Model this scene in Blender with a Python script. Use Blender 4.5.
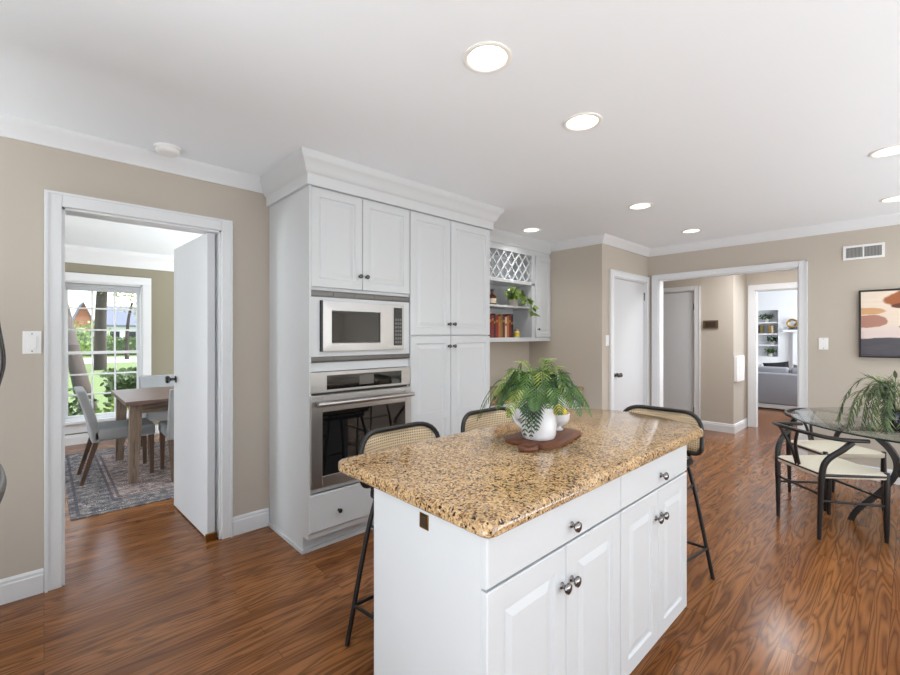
import bpy, bmesh, math, random
from mathutils import Vector, Matrix, noise
random.seed(7)
for o in list(bpy.data.objects):
    bpy.data.objects.remove(o)
S = bpy.context.scene
COL = S.collection
PI = math.pi

# ------------------------------------------------------------------ camera, sky, sun, added fill lamps, exposure
F_PX, YAW, EYE = 432.6, math.atan(461 / 432.6), 1.34
cam_d = bpy.data.cameras.new('camera'); cam = bpy.data.objects.new('camera', cam_d); COL.objects.link(cam)
cam_d.sensor_width = 36.0; cam_d.sensor_fit = 'HORIZONTAL'; cam_d.lens = 36.0 * F_PX / 900.0
cam_d.shift_y = -2.5 / 900.0; cam_d.clip_start = 0.02; cam_d.clip_end = 300
cam.location = (0, 0, EYE); cam.rotation_euler = (PI / 2, 0, YAW - PI / 2)
S.camera = cam

w = bpy.data.worlds.new('sky'); S.world = w; w.use_nodes = True
wn = w.node_tree; wn.nodes.clear()
wo = wn.nodes.new('ShaderNodeOutputWorld'); wb = wn.nodes.new('ShaderNodeBackground')
ws = wn.nodes.new('ShaderNodeTexSky'); ws.sky_type = 'NISHITA'; ws.sun_disc = False
ws.sun_elevation = math.radians(50); ws.sun_rotation = math.radians(90); ws.air_density = 1.0; ws.dust_density = 2.5
whs = wn.nodes.new('ShaderNodeHueSaturation'); whs.inputs['Saturation'].default_value = 0.45
wn.links.new(ws.outputs[0], whs.inputs['Color']); wn.links.new(whs.outputs[0], wb.inputs[0]); wn.links.new(wb.outputs[0], wo.inputs[0])
wb.inputs[1].default_value = 0.6

sun_d = bpy.data.lights.new('sun', 'SUN'); sun_d.energy = 2.4; sun_d.angle = 0.02; sun_d.color = (1, .95, .88)
sun = bpy.data.objects.new('sun', sun_d); COL.objects.link(sun)
sun.rotation_euler = Vector((-.60, -0.02, -.78)).to_track_quat('-Z', 'Y').to_euler()

def area(name, loc, direction, sx, sy, power, color=(1, 1, 1)):
    d = bpy.data.lights.new(name, 'AREA'); d.shape = 'RECTANGLE'; d.size = sx; d.size_y = sy; d.energy = power; d.color = color
    o = bpy.data.objects.new(name, d); COL.objects.link(o); o.location = loc
    o.rotation_euler = Vector(direction).to_track_quat('-Z', 'Z').to_euler()
    return o
DAY_FILL = (0.90, 0.965, 1.0)
area('window_fill_kitchen', (-.5, -4.98, 1.5), (0, 1, .9), 3.3, 1.3, 22, DAY_FILL)  # area lamp added at an unseen window, stands in for daylight
area('window_fill_patio', (3.8, -4.98, 1.15), (0, 1, .9), 2.7, 2.0, 22, DAY_FILL)  # added lamp at an unseen patio window, tilted upward as fill
area('window_fill_rear', (-3.98, -.5, 1.5), (1, 0, .9), 4.0, 1.3, 22, DAY_FILL)  # added lamp at an unseen rear window, fills surfaces facing it
area('window_fill_dining', (-3.98, 5.2, 1.4), (1, 0, .9), 2.0, 1.5, 130, DAY_FILL)  # added fill lamp at an unseen dining room side window
area('window_fill_living', (10.0, 0.03, 1.4), (0, 1, 0), 2.4, 1.7, 95, DAY_FILL)  # added fill lamp at an unseen living room side window
area('ceiling_fill_kitchen', (-2.55, 0.0, .03), (0, 0, 1), 2.6, 5.6, 270, DAY_FILL)  # added upward lamp at floor level, brightens the kitchen ceiling
area('ceiling_fill_right', (3.2, -3.4, .03), (0, 0, 1), 4.2, 2.8, 245, DAY_FILL)  # added upward lamp, ceiling fill on the right, outside the view
area('ceiling_fill_dining', (3.6, 4.3, .03), (0, 0, 1), 1.6, 1.7, 230, DAY_FILL)  # added upward lamp that brightens the dining room ceiling
area('hall_fill_light', (6.3, 1.0, 2.40), (0, 0, -1), .5, .5, 32, (.95, .97, 1))  # lamp added out of view to brighten the hall walls
S.view_settings.view_transform = 'Standard'; S.view_settings.look = 'None'
S.view_settings.exposure = 0.19; S.view_settings.gamma = 1.0; S.view_settings.use_curve_mapping = False

# ------------------------------------------------------------------ helpers
CA, SA = math.cos(YAW), math.sin(YAW)
def at(px, fw):                      # ground position straight ahead at a bearing and distance
    u = (px - 450) / F_PX
    return fw * (CA + SA * u), fw * (SA - CA * u)
WM = {}                              # world matrix of every object made here

def setp(o, label=None, cat=None, group=None, kind=None):
    if label: o['label'] = label
    if cat: o['category'] = cat
    if group: o['group'] = group
    if kind: o['kind'] = kind
    return o

def thing(name, label, cat, loc=(0, 0, 0), rz=0.0, group=None, kind=None):
    o = bpy.data.objects.new(name, None); COL.objects.link(o)
    o.empty_display_size = 0.05
    o.location = loc; o.rotation_euler = (0, 0, rz)
    WM[o.name] = Matrix.Translation(loc) @ Matrix.Rotation(rz, 4, 'Z')
    return setp(o, label, cat, group, kind)

def mk(name, bm, mat, parent=None, world=False, smooth=None, loc=None):
    """one mesh object. world=True: coordinates are world ones, moved into the parent's frame."""
    if parent is not None:
        m = WM[parent.name]
        if world: bm.transform(m.inverted())
    elif loc is not None:
        bm.transform(Matrix.Translation(loc).inverted())
    bmesh.ops.recalc_face_normals(bm, faces=bm.faces[:])
    me = bpy.data.meshes.new(name); bm.to_mesh(me); bm.free()
    for mm in (mat if isinstance(mat, (list, tuple)) else [mat]): me.materials.append(mm)
    if smooth is not None:
        for p in me.polygons: p.use_smooth = True
        try: me.set_sharp_from_angle(angle=math.radians(smooth))
        except Exception: pass
    o = bpy.data.objects.new(name, me); COL.objects.link(o)
    if parent is not None:
        o.parent = parent; WM[o.name] = WM[parent.name]
    else:
        if loc is not None: o.location = loc
        WM[o.name] = Matrix.Translation(loc) if loc is not None else Matrix.Identity(4)
    return o

def NB(): return bmesh.new()

def box(bm, x0, x1, y0, y1, z0, z1, bev=0.0, seg=2, mi=0):
    if x0 > x1: x0, x1 = x1, x0
    if y0 > y1: y0, y1 = y1, y0
    vs = [bm.verts.new(p) for p in ((x0, y0, z0), (x1, y0, z0), (x1, y1, z0), (x0, y1, z0), (x0, y0, z1), (x1, y0, z1), (x1, y1, z1), (x0, y1, z1))]
    fs = [bm.faces.new([vs[i] for i in q]) for q in ((3, 2, 1, 0), (4, 5, 6, 7), (0, 1, 5, 4), (1, 2, 6, 5), (2, 3, 7, 6), (3, 0, 4, 7))]
    for f in fs: f.material_index = mi
    if bev > 0:
        es = list({e for f in fs for e in f.edges})
        r = bmesh.ops.bevel(bm, geom=es, offset=bev, segments=seg, affect='EDGES', profile=.5)
        for f in r['faces']: f.material_index = mi
    return bm

def hexa(bm, b, t, mi=0):            # eight-corner solid from a bottom and a top quad
    vs = [bm.verts.new(p) for p in list(b) + list(t)]
    for q in ((3, 2, 1, 0), (4, 5, 6, 7), (0, 1, 5, 4), (1, 2, 6, 5), (2, 3, 7, 6), (3, 0, 4, 7)):
        bm.faces.new([vs[i] for i in q]).material_index = mi
    return bm

def smooth_path(pts, n=6):           # catmull-rom
    P = [Vector(p) for p in pts]; out = []
    for i in range(len(P) - 1):
        p0 = P[max(i - 1, 0)]; p1 = P[i]; p2 = P[i + 1]; p3 = P[min(i + 2, len(P) - 1)]
        for k in range(n):
            t = k / n
            out.append(.5 * ((2 * p1) + (p2 - p0) * t + (2 * p0 - 5 * p1 + 4 * p2 - p3) * t * t + (-p0 + 3 * p1 - 3 * p2 + p3) * t ** 3))
    out.append(P[-1]); return out

def tube(bm, pts, r, seg=10, closed=False, flat=None, mi=0):
    P = [Vector(p) for p in pts]; n = len(P)
    rad = r if isinstance(r, (list, tuple)) else [r] * n
    rings = []; up = None
    for i in range(n):
        if closed: t = P[(i + 1) % n] - P[i - 1]
        else: t = P[min(i + 1, n - 1)] - P[max(i - 1, 0)]
        t.normalize()
        if up is None:
            ref = Vector((0, 0, 1)) if abs(t.z) < .9 else Vector((1, 0, 0))
            up = (ref - t * ref.dot(t)).normalized()
        else:
            up = up - t * up.dot(t)
            if up.length < 1e-5: up = Vector((0, 0, 1)) - t * t.z
            up.normalize()
        sd = t.cross(up); ring = []
        for k in range(seg):
            a = 2 * PI * k / seg
            ca_, sa_ = math.cos(a) * rad[i], math.sin(a) * rad[i]
            if flat: ca_ *= flat
            ring.append(bm.verts.new(P[i] + up * ca_ + sd * sa_))
        rings.append(ring)
    m = n if closed else n - 1
    for i in range(m):
        A, B = rings[i], rings[(i + 1) % n]
        for k in range(seg):
            f = bm.faces.new((A[k], A[(k + 1) % seg], B[(k + 1) % seg], B[k])); f.material_index = mi
    if not closed:
        bm.faces.new(rings[0][::-1]).material_index = mi; bm.faces.new(rings[-1]).material_index = mi
    return bm

def lathe(bm, prof, seg=32, c=(0, 0, 0), axis='z', mi=0):
    c = Vector(c); rings = []
    for r, h in prof:
        ring = []
        for k in range(seg if r > 1e-6 else 1):
            a = 2 * PI * k / seg
            u, v = r * math.cos(a), r * math.sin(a)
            p = {'z': (u, v, h), 'y': (u, h, v), 'x': (h, u, v)}[axis]
            ring.append(bm.verts.new(c + Vector(p)))
        rings.append(ring)
    for A, B in zip(rings, rings[1:]):
        for k in range(seg):
            a0, a1 = A[k % len(A)], A[(k + 1) % len(A)]; b0, b1 = B[k % len(B)], B[(k + 1) % len(B)]
            vs = []
            for v in (a0, a1, b1, b0):
                if v not in vs: vs.append(v)
            if len(vs) >= 3: bm.faces.new(vs).material_index = mi
    return bm

def prism(bm, pts, z0, z1, mi=0, T=None):
    T = T or (lambda x, y, z: (x, y, z))
    a = [bm.verts.new(T(x, y, z0)) for x, y in pts]; b = [bm.verts.new(T(x, y, z1)) for x, y in pts]
    n = len(pts)
    bm.faces.new(a[::-1]).material_index = mi; bm.faces.new(b).material_index = mi
    for i in range(n): bm.faces.new((a[i], a[(i + 1) % n], b[(i + 1) % n], b[i])).material_index = mi
    return bm

def offset_poly(pts, d):             # inward offset of a CCW polygon
    n = len(pts); out = []
    for i in range(n):
        p0, p1, p2 = Vector(pts[i - 1]), Vector(pts[i]), Vector(pts[(i + 1) % n])
        e1 = (p1 - p0).normalized(); e2 = (p2 - p1).normalized()
        n1 = Vector((-e1.y, e1.x)); n2 = Vector((-e2.y, e2.x))
        b = (n1 + n2); b = b / max(b.length_squared, 1e-6) * 2
        out.append(p1 + b * d)
    return out

def slab(bm, pts, levels):           # stacked outline: levels = [(z, inset)...]
    rings = [[bm.verts.new((p[0], p[1], z)) for p in offset_poly(pts, d)] for z, d in levels]
    n = len(pts)
    bm.faces.new(rings[0][::-1]); bm.faces.new(rings[-1])
    for A, B in zip(rings, rings[1:]):
        for i in range(n): bm.faces.new((A[i], A[(i + 1) % n], B[(i + 1) % n], B[i]))
    return bm

def round_poly(pts, rad, seg=6):
    n = len(pts); out = []
    for i in range(n):
        p0, p1, p2 = Vector(pts[i - 1]), Vector(pts[i]), Vector(pts[(i + 1) % n])
        r = rad[i] if isinstance(rad, (list, tuple)) else rad
        if r <= 0: out.append(p1); continue
        a = p1 + (p0 - p1).normalized() * r; b = p1 + (p2 - p1).normalized() * r
        for k in range(seg + 1):
            t = k / seg
            out.append(a * (1 - t) ** 2 + p1 * 2 * t * (1 - t) + b * t * t)
    return out

def sweep(bm, path, prof, closed=False):
    """profile (offset to the left of the path, z) swept along a level polyline with mitred corners"""
    P = [Vector(p) for p in path]; n = len(P); rings = []
    for i in range(n):
        d1 = (P[i] - P[i - 1]).normalized() if (i > 0 or closed) else (P[1] - P[0]).normalized()
        d2 = (P[(i + 1) % n] - P[i]).normalized() if (i < n - 1 or closed) else d1
        n1 = Vector((-d1.y, d1.x)); n2 = Vector((-d2.y, d2.x))
        b = n1 + n2; b = b / b.length_squared * 2
        rings.append([bm.verts.new((P[i].x + b.x * o, P[i].y + b.y * o, z)) for o, z in prof])
    k = len(prof)
    for i in range(n if closed else n - 1):
        A, B = rings[i], rings[(i + 1) % n]
        for j in range(k): bm.faces.new((A[j], B[j], B[(j + 1) % k], A[(j + 1) % k]))
    if not closed:
        bm.faces.new(rings[0]); bm.faces.new(rings[-1][::-1])
    return bm

def front(bm, x0, x1, z0, z1, y, t, raised=True, stile=.052, T=None):
    """cabinet front facing -y: back at y, face at y-t, with a raised panel"""
    T = T or (lambda x, yy, z: (x, yy, z))
    if raised:
        rings = [(0, y), (0, y - t + .003), (.003, y - t), (stile, y - t), (stile + .006, y - t + .007), (stile + .016, y - t + .007), (stile + .040, y - t + .001)]
    else:
        rings = [(0, y), (0, y - t + .004), (.004, y - t)]
    R = []
    for ins, yy in rings:
        R.append([bm.verts.new(T(a, yy, b)) for a, b in ((x0 + ins, z0 + ins), (x1 - ins, z0 + ins), (x1 - ins, z1 - ins), (x0 + ins, z1 - ins))])
    bm.faces.new(R[0][::-1]); bm.faces.new(R[-1])
    for A, B in zip(R, R[1:]):
        for i in range(4): bm.faces.new((A[i], A[(i + 1) % 4], B[(i + 1) % 4], B[i]))
    return bm

def knob_bm(x, y, z, r=.015):        # round knob sticking out towards -y
    bm = NB()
    lathe(bm, [(.0, 0), (r * .62, 0), (r * .55, -.003), (r * .36, -.006), (r * .36, -.013), (r * .8, -.016), (r, -.021), (r * .9, -.026), (r * .5, -.029), (0, -.030)], 16, (x, y, z), 'y')
    return bm

# ------------------------------------------------------------------ materials
def nt(name):
    m = bpy.data.materials.new(name); m.use_nodes = True
    t = m.node_tree; b = t.nodes['Principled BSDF']
    return m, t, b
def lin(c):
    return tuple(((v / 255) / 12.92 if v / 255 <= .04045 else (((v / 255) + .055) / 1.055) ** 2.4) for v in c) + (1,)
def N(t, kind, **kw):
    n = t.nodes.new(kind)
    for k, v in kw.items():
        if k.startswith('i_'):
            key = k[2:]; key = int(key) if key.isdigit() else key.replace('_', ' ')
            n.inputs[key].default_value = v
        else: setattr(n, k, v)
    return n
def L(t, a, b): t.links.new(a, b)
def mixc(t, fac, a, b, blend='MIX'):
    n = t.nodes.new('ShaderNodeMix'); n.data_type = 'RGBA'; n.blend_type = blend
    for sock, v in ((n.inputs[0], fac), (n.inputs[6], a), (n.inputs[7], b)):
        if hasattr(v, 'links'): t.links.new(v, sock)
        else: sock.default_value = v
    return n.outputs[2]
def mth(t, op, a, b=None, c=None, clamp=False):
    n = t.nodes.new('ShaderNodeMath'); n.operation = op; n.use_clamp = clamp
    for i, v in enumerate((a, b, c)):
        if v is None: continue
        if hasattr(v, 'links'): t.links.new(v, n.inputs[i])
        else: n.inputs[i].default_value = v
    return n.outputs[0]
def ramp(t, fac, stops, interp='LINEAR'):
    n = t.nodes.new('ShaderNodeValToRGB'); n.color_ramp.interpolation = interp
    while len(n.color_ramp.elements) < len(stops): n.color_ramp.elements.new(.5)
    for e, (p, c) in zip(n.color_ramp.elements, stops): e.position = p; e.color = c
    t.links.new(fac, n.inputs[0]); return n.outputs[0]
def coords(t, scale=(1, 1, 1), kind='Object', loc=(0, 0, 0)):
    tc = t.nodes.new('ShaderNodeTexCoord'); mp = t.nodes.new('ShaderNodeMapping')
    mp.inputs['Scale'].default_value = scale; mp.inputs['Location'].default_value = loc
    t.links.new(tc.outputs[kind], mp.inputs[0]); return mp.outputs[0]

def plain(name, rgb, rough=.5, metal=0.0, var=.04, vscale=6, bump=0.0, bscale=120, spec=.5, coat=0.0):
    m, t, b = nt(name); c = lin(rgb)
    n = N(t, 'ShaderNodeTexNoise', i_Scale=vscale, i_Detail=3.0); L(t, coords(t), n.inputs['Vector'])
    dk = tuple(x * (1 - var) for x in c[:3]) + (1,); lt = tuple(min(1, x * (1 + var)) for x in c[:3]) + (1,)
    L(t, mixc(t, n.outputs[0], dk, lt), b.inputs['Base Color'])
    b.inputs['Roughness'].default_value = rough; b.inputs['Metallic'].default_value = metal
    b.inputs['Specular IOR Level'].default_value = spec; b.inputs['Coat Weight'].default_value = coat
    if bump:
        n2 = N(t, 'ShaderNodeTexNoise', i_Scale=bscale, i_Detail=4.0); L(t, coords(t), n2.inputs['Vector'])
        bp = N(t, 'ShaderNodeBump', i_Strength=bump, i_Distance=.004); L(t, n2.outputs[0], bp.inputs['Height']); L(t, bp.outputs[0], b.inputs['Normal'])
    return m

def wood(name, c1, c2, scale=(2, 30, 30), rough=.5, rings=3.0):
    m, t, b = nt(name)
    n = N(t, 'ShaderNodeTexNoise', i_Scale=1.0, i_Detail=5.0, i_Roughness=.6, i_Distortion=.4); L(t, coords(t, scale), n.inputs['Vector'])
    r = mth(t, 'PINGPONG', mth(t, 'MULTIPLY', n.outputs[0], rings * 2), 1.0)
    L(t, mixc(t, r, lin(c1), lin(c2)), b.inputs['Base Color']); b.inputs['Roughness'].default_value = rough
    return m

def glass_mat(name, f0=.045, tint=(1, 1, 1, 1)):
    m, t, b = nt(name); t.nodes.remove(b)
    out = t.nodes['Material Output']
    tr = N(t, 'ShaderNodeBsdfTransparent'); tr.inputs[0].default_value = tint
    gl = N(t, 'ShaderNodeBsdfGlossy'); gl.inputs['Roughness'].default_value = 0.0
    ge = N(t, 'ShaderNodeNewGeometry'); dp = N(t, 'ShaderNodeVectorMath', operation='DOT_PRODUCT')
    L(t, ge.outputs['Normal'], dp.inputs[0]); L(t, ge.outputs['Incoming'], dp.inputs[1])
    c = mth(t, 'SUBTRACT', 1.0, mth(t, 'ABSOLUTE', dp.outputs['Value']), clamp=True)
    fr = mth(t, 'ADD', mth(t, 'MULTIPLY', mth(t, 'POWER', c, 5.0), 1 - f0), f0, clamp=True)
    mx = N(t, 'ShaderNodeMixShader')
    L(t, fr, mx.inputs[0]); L(t, tr.outputs[0], mx.inputs[1]); L(t, gl.outputs[0], mx.inputs[2])
    L(t, mx.outputs[0], out.inputs[0])
    return m

def floor_mat():
    m, t, b = nt('red oak strip floor')
    br = N(t, 'ShaderNodeTexBrick', offset=.37, offset_frequency=3, squash=1.0)
    br.inputs['Scale'].default_value = 1.0; br.inputs['Brick Width'].default_value = 1.15; br.inputs['Row Height'].default_value = .066
    br.inputs['Mortar Size'].default_value = .0009; br.inputs['Mortar Smooth'].default_value = 0.0
    br.inputs['Color1'].default_value = (0, 0, 0, 1); br.inputs['Color2'].default_value = (1, 1, 1, 1); br.inputs['Mortar'].default_value = (.5, .5, .5, 1)
    co = coords(t); L(t, co, br.inputs['Vector'])
    sep = N(t, 'ShaderNodeSeparateXYZ'); L(t, co, sep.inputs[0])
    rnd = N(t, 'ShaderNodeSeparateColor'); L(t, br.outputs['Color'], rnd.inputs[0])
    cx = mth(t, 'ADD', mth(t, 'MULTIPLY', sep.outputs[0], 1.05), mth(t, 'MULTIPLY', rnd.outputs[0], 37.0))
    cy = mth(t, 'MULTIPLY', sep.outputs[1], 11.0)
    cmb = N(t, 'ShaderNodeCombineXYZ'); L(t, cx, cmb.inputs[0]); L(t, cy, cmb.inputs[1]); L(t, mth(t, 'MULTIPLY', rnd.outputs[0], 11.0), cmb.inputs[2])
    n = N(t, 'ShaderNodeTexNoise', i_Scale=1.0, i_Detail=2.2, i_Roughness=.42, i_Distortion=.5); L(t, cmb.outputs[0], n.inputs['Vector'])
    g = mth(t, 'PINGPONG', mth(t, 'MULTIPLY', n.outputs[0], 24.0), 1.0)
    g = mth(t, 'POWER', g, 1.6)
    pores = N(t, 'ShaderNodeTexNoise', i_Scale=1.0, i_Detail=3.0, i_Roughness=.7); L(t, coords(t, (9, 260, 1)), pores.inputs['Vector'])
    base = ramp(t, rnd.outputs[0], [(0, lin((126, 78, 42))), (.35, lin((144, 92, 52))), (.7, lin((158, 104, 60))), (1, lin((132, 82, 46)))])
    col = mixc(t, mth(t, 'MULTIPLY', g, .66), base, lin((58, 30, 14)))
    col = mixc(t, mth(t, 'MULTIPLY', mth(t, 'SUBTRACT', pores.outputs[0], .5, clamp=True), 1.0, clamp=True), col, lin((64, 32, 16)))
    col = mixc(t, mth(t, 'MULTIPLY', br.outputs['Fac'], .8), col, lin((56, 30, 16)))
    L(t, col, b.inputs['Base Color'])
    L(t, mth(t, 'ADD', mth(t, 'MULTIPLY', pores.outputs[0], .14), .13), b.inputs['Roughness'])
    b.inputs['Specular IOR Level'].default_value = .3
    bp = N(t, 'ShaderNodeBump', i_Strength=.12, i_Distance=.001); L(t, mth(t, 'SUBTRACT', pores.outputs[0], br.outputs['Fac']), bp.inputs['Height']); L(t, bp.outputs[0], b.inputs['Normal'])
    return m

def granite_mat():
    m, t, b = nt('gold granite')
    co = coords(t)
    dn = N(t, 'ShaderNodeTexNoise', i_Scale=30.0, i_Detail=2.0); L(t, co, dn.inputs['Vector'])
    wv = N(t, 'ShaderNodeVectorMath', operation='MULTIPLY_ADD'); L(t, dn.outputs['Color'], wv.inputs[0]); wv.inputs[1].default_value = (.02, .02, .02); L(t, co, wv.inputs[2])
    v1 = N(t, 'ShaderNodeTexVoronoi', i_Scale=190.0); L(t, wv.outputs[0], v1.inputs['Vector'])
    s1 = N(t, 'ShaderNodeSeparateColor'); L(t, v1.outputs['Color'], s1.inputs[0])
    big = N(t, 'ShaderNodeTexNoise', i_Scale=9.0, i_Detail=4.0, i_Roughness=.6); L(t, co, big.inputs['Vector'])
    fine = N(t, 'ShaderNodeTexNoise', i_Scale=95.0, i_Detail=4.0, i_Roughness=.7); L(t, co, fine.inputs['Vector'])
    f = mth(t, 'ADD', mth(t, 'MULTIPLY', s1.outputs[0], .40), mth(t, 'ADD', mth(t, 'MULTIPLY', big.outputs[0], .42), mth(t, 'MULTIPLY', fine.outputs[0], .62)))
    col = ramp(t, mth(t, 'SUBTRACT', f, .29), [(.0, lin((40, 30, 24))), (.20, lin((78, 56, 40))), (.32, lin((134, 104, 72))), (.42, lin((174, 140, 98))), (.60, lin((196, 164, 120))), (.78, lin((218, 192, 150))), (1, lin((206, 192, 172)))])
    v2 = N(t, 'ShaderNodeTexVoronoi', i_Scale=170.0); L(t, wv.outputs[0], v2.inputs['Vector'])
    s2 = N(t, 'ShaderNodeSeparateColor'); L(t, v2.outputs['Color'], s2.inputs[0])
    col = mixc(t, mth(t, 'GREATER_THAN', s2.outputs[1], .935), col, lin((44, 32, 26)))
    col = mixc(t, mth(t, 'GREATER_THAN', s2.outputs[2], .94), col, lin((156, 140, 128)))
    L(t, col, b.inputs['Base Color']); b.inputs['Roughness'].default_value = .10
    return m

def cane_mat():
    m, t, b = nt('woven cane'); out = t.nodes['Material Output']
    sep = N(t, 'ShaderNodeSeparateXYZ'); L(t, coords(t, (1, 1, 1)), sep.inputs[0])
    p = 2 * PI / .0125
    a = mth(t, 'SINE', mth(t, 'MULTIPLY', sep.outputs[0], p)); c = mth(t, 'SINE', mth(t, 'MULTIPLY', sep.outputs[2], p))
    hole_shade = mth(t, 'GREATER_THAN', mth(t, 'MINIMUM', a, c), .12)
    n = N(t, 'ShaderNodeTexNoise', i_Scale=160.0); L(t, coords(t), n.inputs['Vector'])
    L(t, mixc(t, hole_shade, mixc(t, n.outputs[0], lin((192, 166, 130)), lin((230, 210, 178))), lin((58, 44, 32))), b.inputs['Base Color']); b.inputs['Roughness'].default_value = .55  # dark brown paints the shade inside the weave gaps
    tr = N(t, 'ShaderNodeBsdfTransparent'); mx = N(t, 'ShaderNodeMixShader')
    L(t, mth(t, 'MULTIPLY', hole_shade, .35), mx.inputs[0]); L(t, b.outputs[0], mx.inputs[1]); L(t, tr.outputs[0], mx.inputs[2]); L(t, mx.outputs[0], out.inputs[0])
    return m

def rug_mat():
    m, t, b = nt('faded vintage rug')
    tc = N(t, 'ShaderNodeTexCoord'); sep = N(t, 'ShaderNodeSeparateXYZ'); L(t, tc.outputs['Object'], sep.inputs[0])
    # distance from the edge (rug is 2.9 x 2.3, centred on its origin)
    dx = mth(t, 'SUBTRACT', 1.45, mth(t, 'ABSOLUTE', sep.outputs[0])); dy = mth(t, 'SUBTRACT', 1.15, mth(t, 'ABSOLUTE', sep.outputs[1]))
    d = mth(t, 'MINIMUM', dx, dy)
    n1 = N(t, 'ShaderNodeTexNoise', i_Scale=15.0, i_Detail=4.0, i_Roughness=.62); L(t, tc.outputs['Object'], n1.inputs['Vector'])
    v = N(t, 'ShaderNodeTexVoronoi', i_Scale=17.0); L(t, tc.outputs['Object'], v.inputs['Vector'])
    pat = mth(t, 'ADD', mth(t, 'MULTIPLY', n1.outputs[0], .7), mth(t, 'MULTIPLY', mth(t, 'SINE', mth(t, 'MULTIPLY', v.outputs['Distance'], 55.0)), .16))
    field = ramp(t, pat, [(.38, lin((92, 84, 92))), (.45, lin((186, 166, 158))), (.56, lin((220, 202, 190))), (.68, lin((226, 216, 206)))])
    bord = ramp(t, pat, [(.38, lin((72, 72, 82))), (.46, lin((148, 142, 142))), (.56, lin((204, 192, 182))), (.68, lin((214, 206, 196)))])
    isb = mth(t, 'LESS_THAN', d, .27)
    col = mixc(t, isb, field, bord)
    for e in (.045, .27, .31):
        line = mth(t, 'LESS_THAN', mth(t, 'ABSOLUTE', mth(t, 'SUBTRACT', d, e)), .010)
        col = mixc(t, mth(t, 'MULTIPLY', line, .75), col, lin((70, 66, 76)))
    L(t, col, b.inputs['Base Color']); b.inputs['Roughness'].default_value = .95
    return m

def blob(t, u, v, cx, cy, rx, ry, wob, soft=.12):
    a = mth(t, 'DIVIDE', mth(t, 'SUBTRACT', u, cx), rx); c = mth(t, 'DIVIDE', mth(t, 'SUBTRACT', v, cy), ry)
    r = mth(t, 'SQRT', mth(t, 'ADD', mth(t, 'MULTIPLY', a, a), mth(t, 'MULTIPLY', c, c)))
    r = mth(t, 'ADD', r, mth(t, 'MULTIPLY', mth(t, 'SUBTRACT', wob, .5), .9))
    return mth(t, 'DIVIDE', mth(t, 'SUBTRACT', 1.0 + soft, r), soft, clamp=True)

def painting_mat():
    m, t, b = nt('abstract painted canvas')
    tc = N(t, 'ShaderNodeTexCoord'); sep = N(t, 'ShaderNodeSeparateXYZ'); L(t, tc.outputs['Object'], sep.inputs[0])
    u = mth(t, 'MULTIPLY', sep.outputs[1], -1.0); v = sep.outputs[2]     # u to the right from the left edge, v up from the bottom
    n = N(t, 'ShaderNodeTexNoise', i_Scale=6.0, i_Detail=4.0); L(t, tc.outputs['Object'], n.inputs['Vector'])
    s = N(t, 'ShaderNodeTexNoise', i_Scale=1.0, i_Detail=3.0); L(t, coords(t, (1, 5, 60)), s.inputs['Vector'])
    wob = n.outputs[0]
    col = mixc(t, s.outputs[0], lin((226, 206, 186)), lin((240, 226, 212)))
    col = mixc(t, mth(t, 'DIVIDE', mth(t, 'SUBTRACT', .33, v), .1, clamp=True), col, lin((224, 206, 202)))
    col = mixc(t, blob(t, u, v, .03, .425, .13, .030, wob), col, lin((206, 160, 116)))
    col = mixc(t, blob(t, u, v, .05, .335, .14, .055, wob), col, lin((176, 128, 112)))
    col = mixc(t, blob(t, u, v, .38, .53, .21, .075, wob), col, lin((164, 98, 60)))
    col = mixc(t, blob(t, u, v, .40, .47, .17, .028, wob), col, lin((104, 62, 46)))
    col = mixc(t, blob(t, u, v, .36, .28, .10, .022, wob), col, lin((140, 100, 96)))
    col = mixc(t, blob(t, u, v, .68, .34, .14, .06, wob), col, lin((190, 140, 108)))
    edge = mth(t, 'ADD', .175, mth(t, 'ADD', mth(t, 'MULTIPLY', mth(t, 'SINE', mth(t, 'MULTIPLY', u, 9.0)), .014), mth(t, 'MULTIPLY', mth(t, 'SUBTRACT', wob, .5), .04)))
    low = mth(t, 'DIVIDE', mth(t, 'SUBTRACT', edge, v), .008, clamp=True)
    col = mixc(t, low, col, mixc(t, s.outputs[0], lin((66, 64, 72)), lin((96, 92, 100))))
    L(t, col, b.inputs['Base Color']); b.inputs['Roughness'].default_value = .6
    return m

def leafmat(name, c1, c2, rough=.45):
    m, t, b = nt(name)
    n = N(t, 'ShaderNodeTexNoise', i_Scale=14.0, i_Detail=3.0); L(t, coords(t), n.inputs['Vector'])
    L(t, ramp(t, n.outputs[0], [(.3, lin(c1)), (.7, lin(c2))]), b.inputs['Base Color']); b.inputs['Roughness'].default_value = rough
    return m

def emit(name, rgb, strength):
    m, t, b = nt(name)
    b.inputs['Base Color'].default_value = (.8, .8, .8, 1); b.inputs['Emission Color'].default_value = rgb; b.inputs['Emission Strength'].default_value = strength
    return m

def brushed(name, rgb, rough=.32, scale=(3, 3, 400)):
    m, t, b = nt(name)
    n = N(t, 'ShaderNodeTexNoise', i_Scale=1.0, i_Detail=2.0); L(t, coords(t, scale), n.inputs['Vector'])
    c = lin(rgb)
    L(t, mixc(t, n.outputs[0], tuple(x * .95 for x in c[:3]) + (1,), c), b.inputs['Base Color'])
    b.inputs['Metallic'].default_value = 1.0
    L(t, mth(t, 'ADD', mth(t, 'MULTIPLY', n.outputs[0], .05), rough - .02), b.inputs['Roughness'])
    return m

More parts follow.
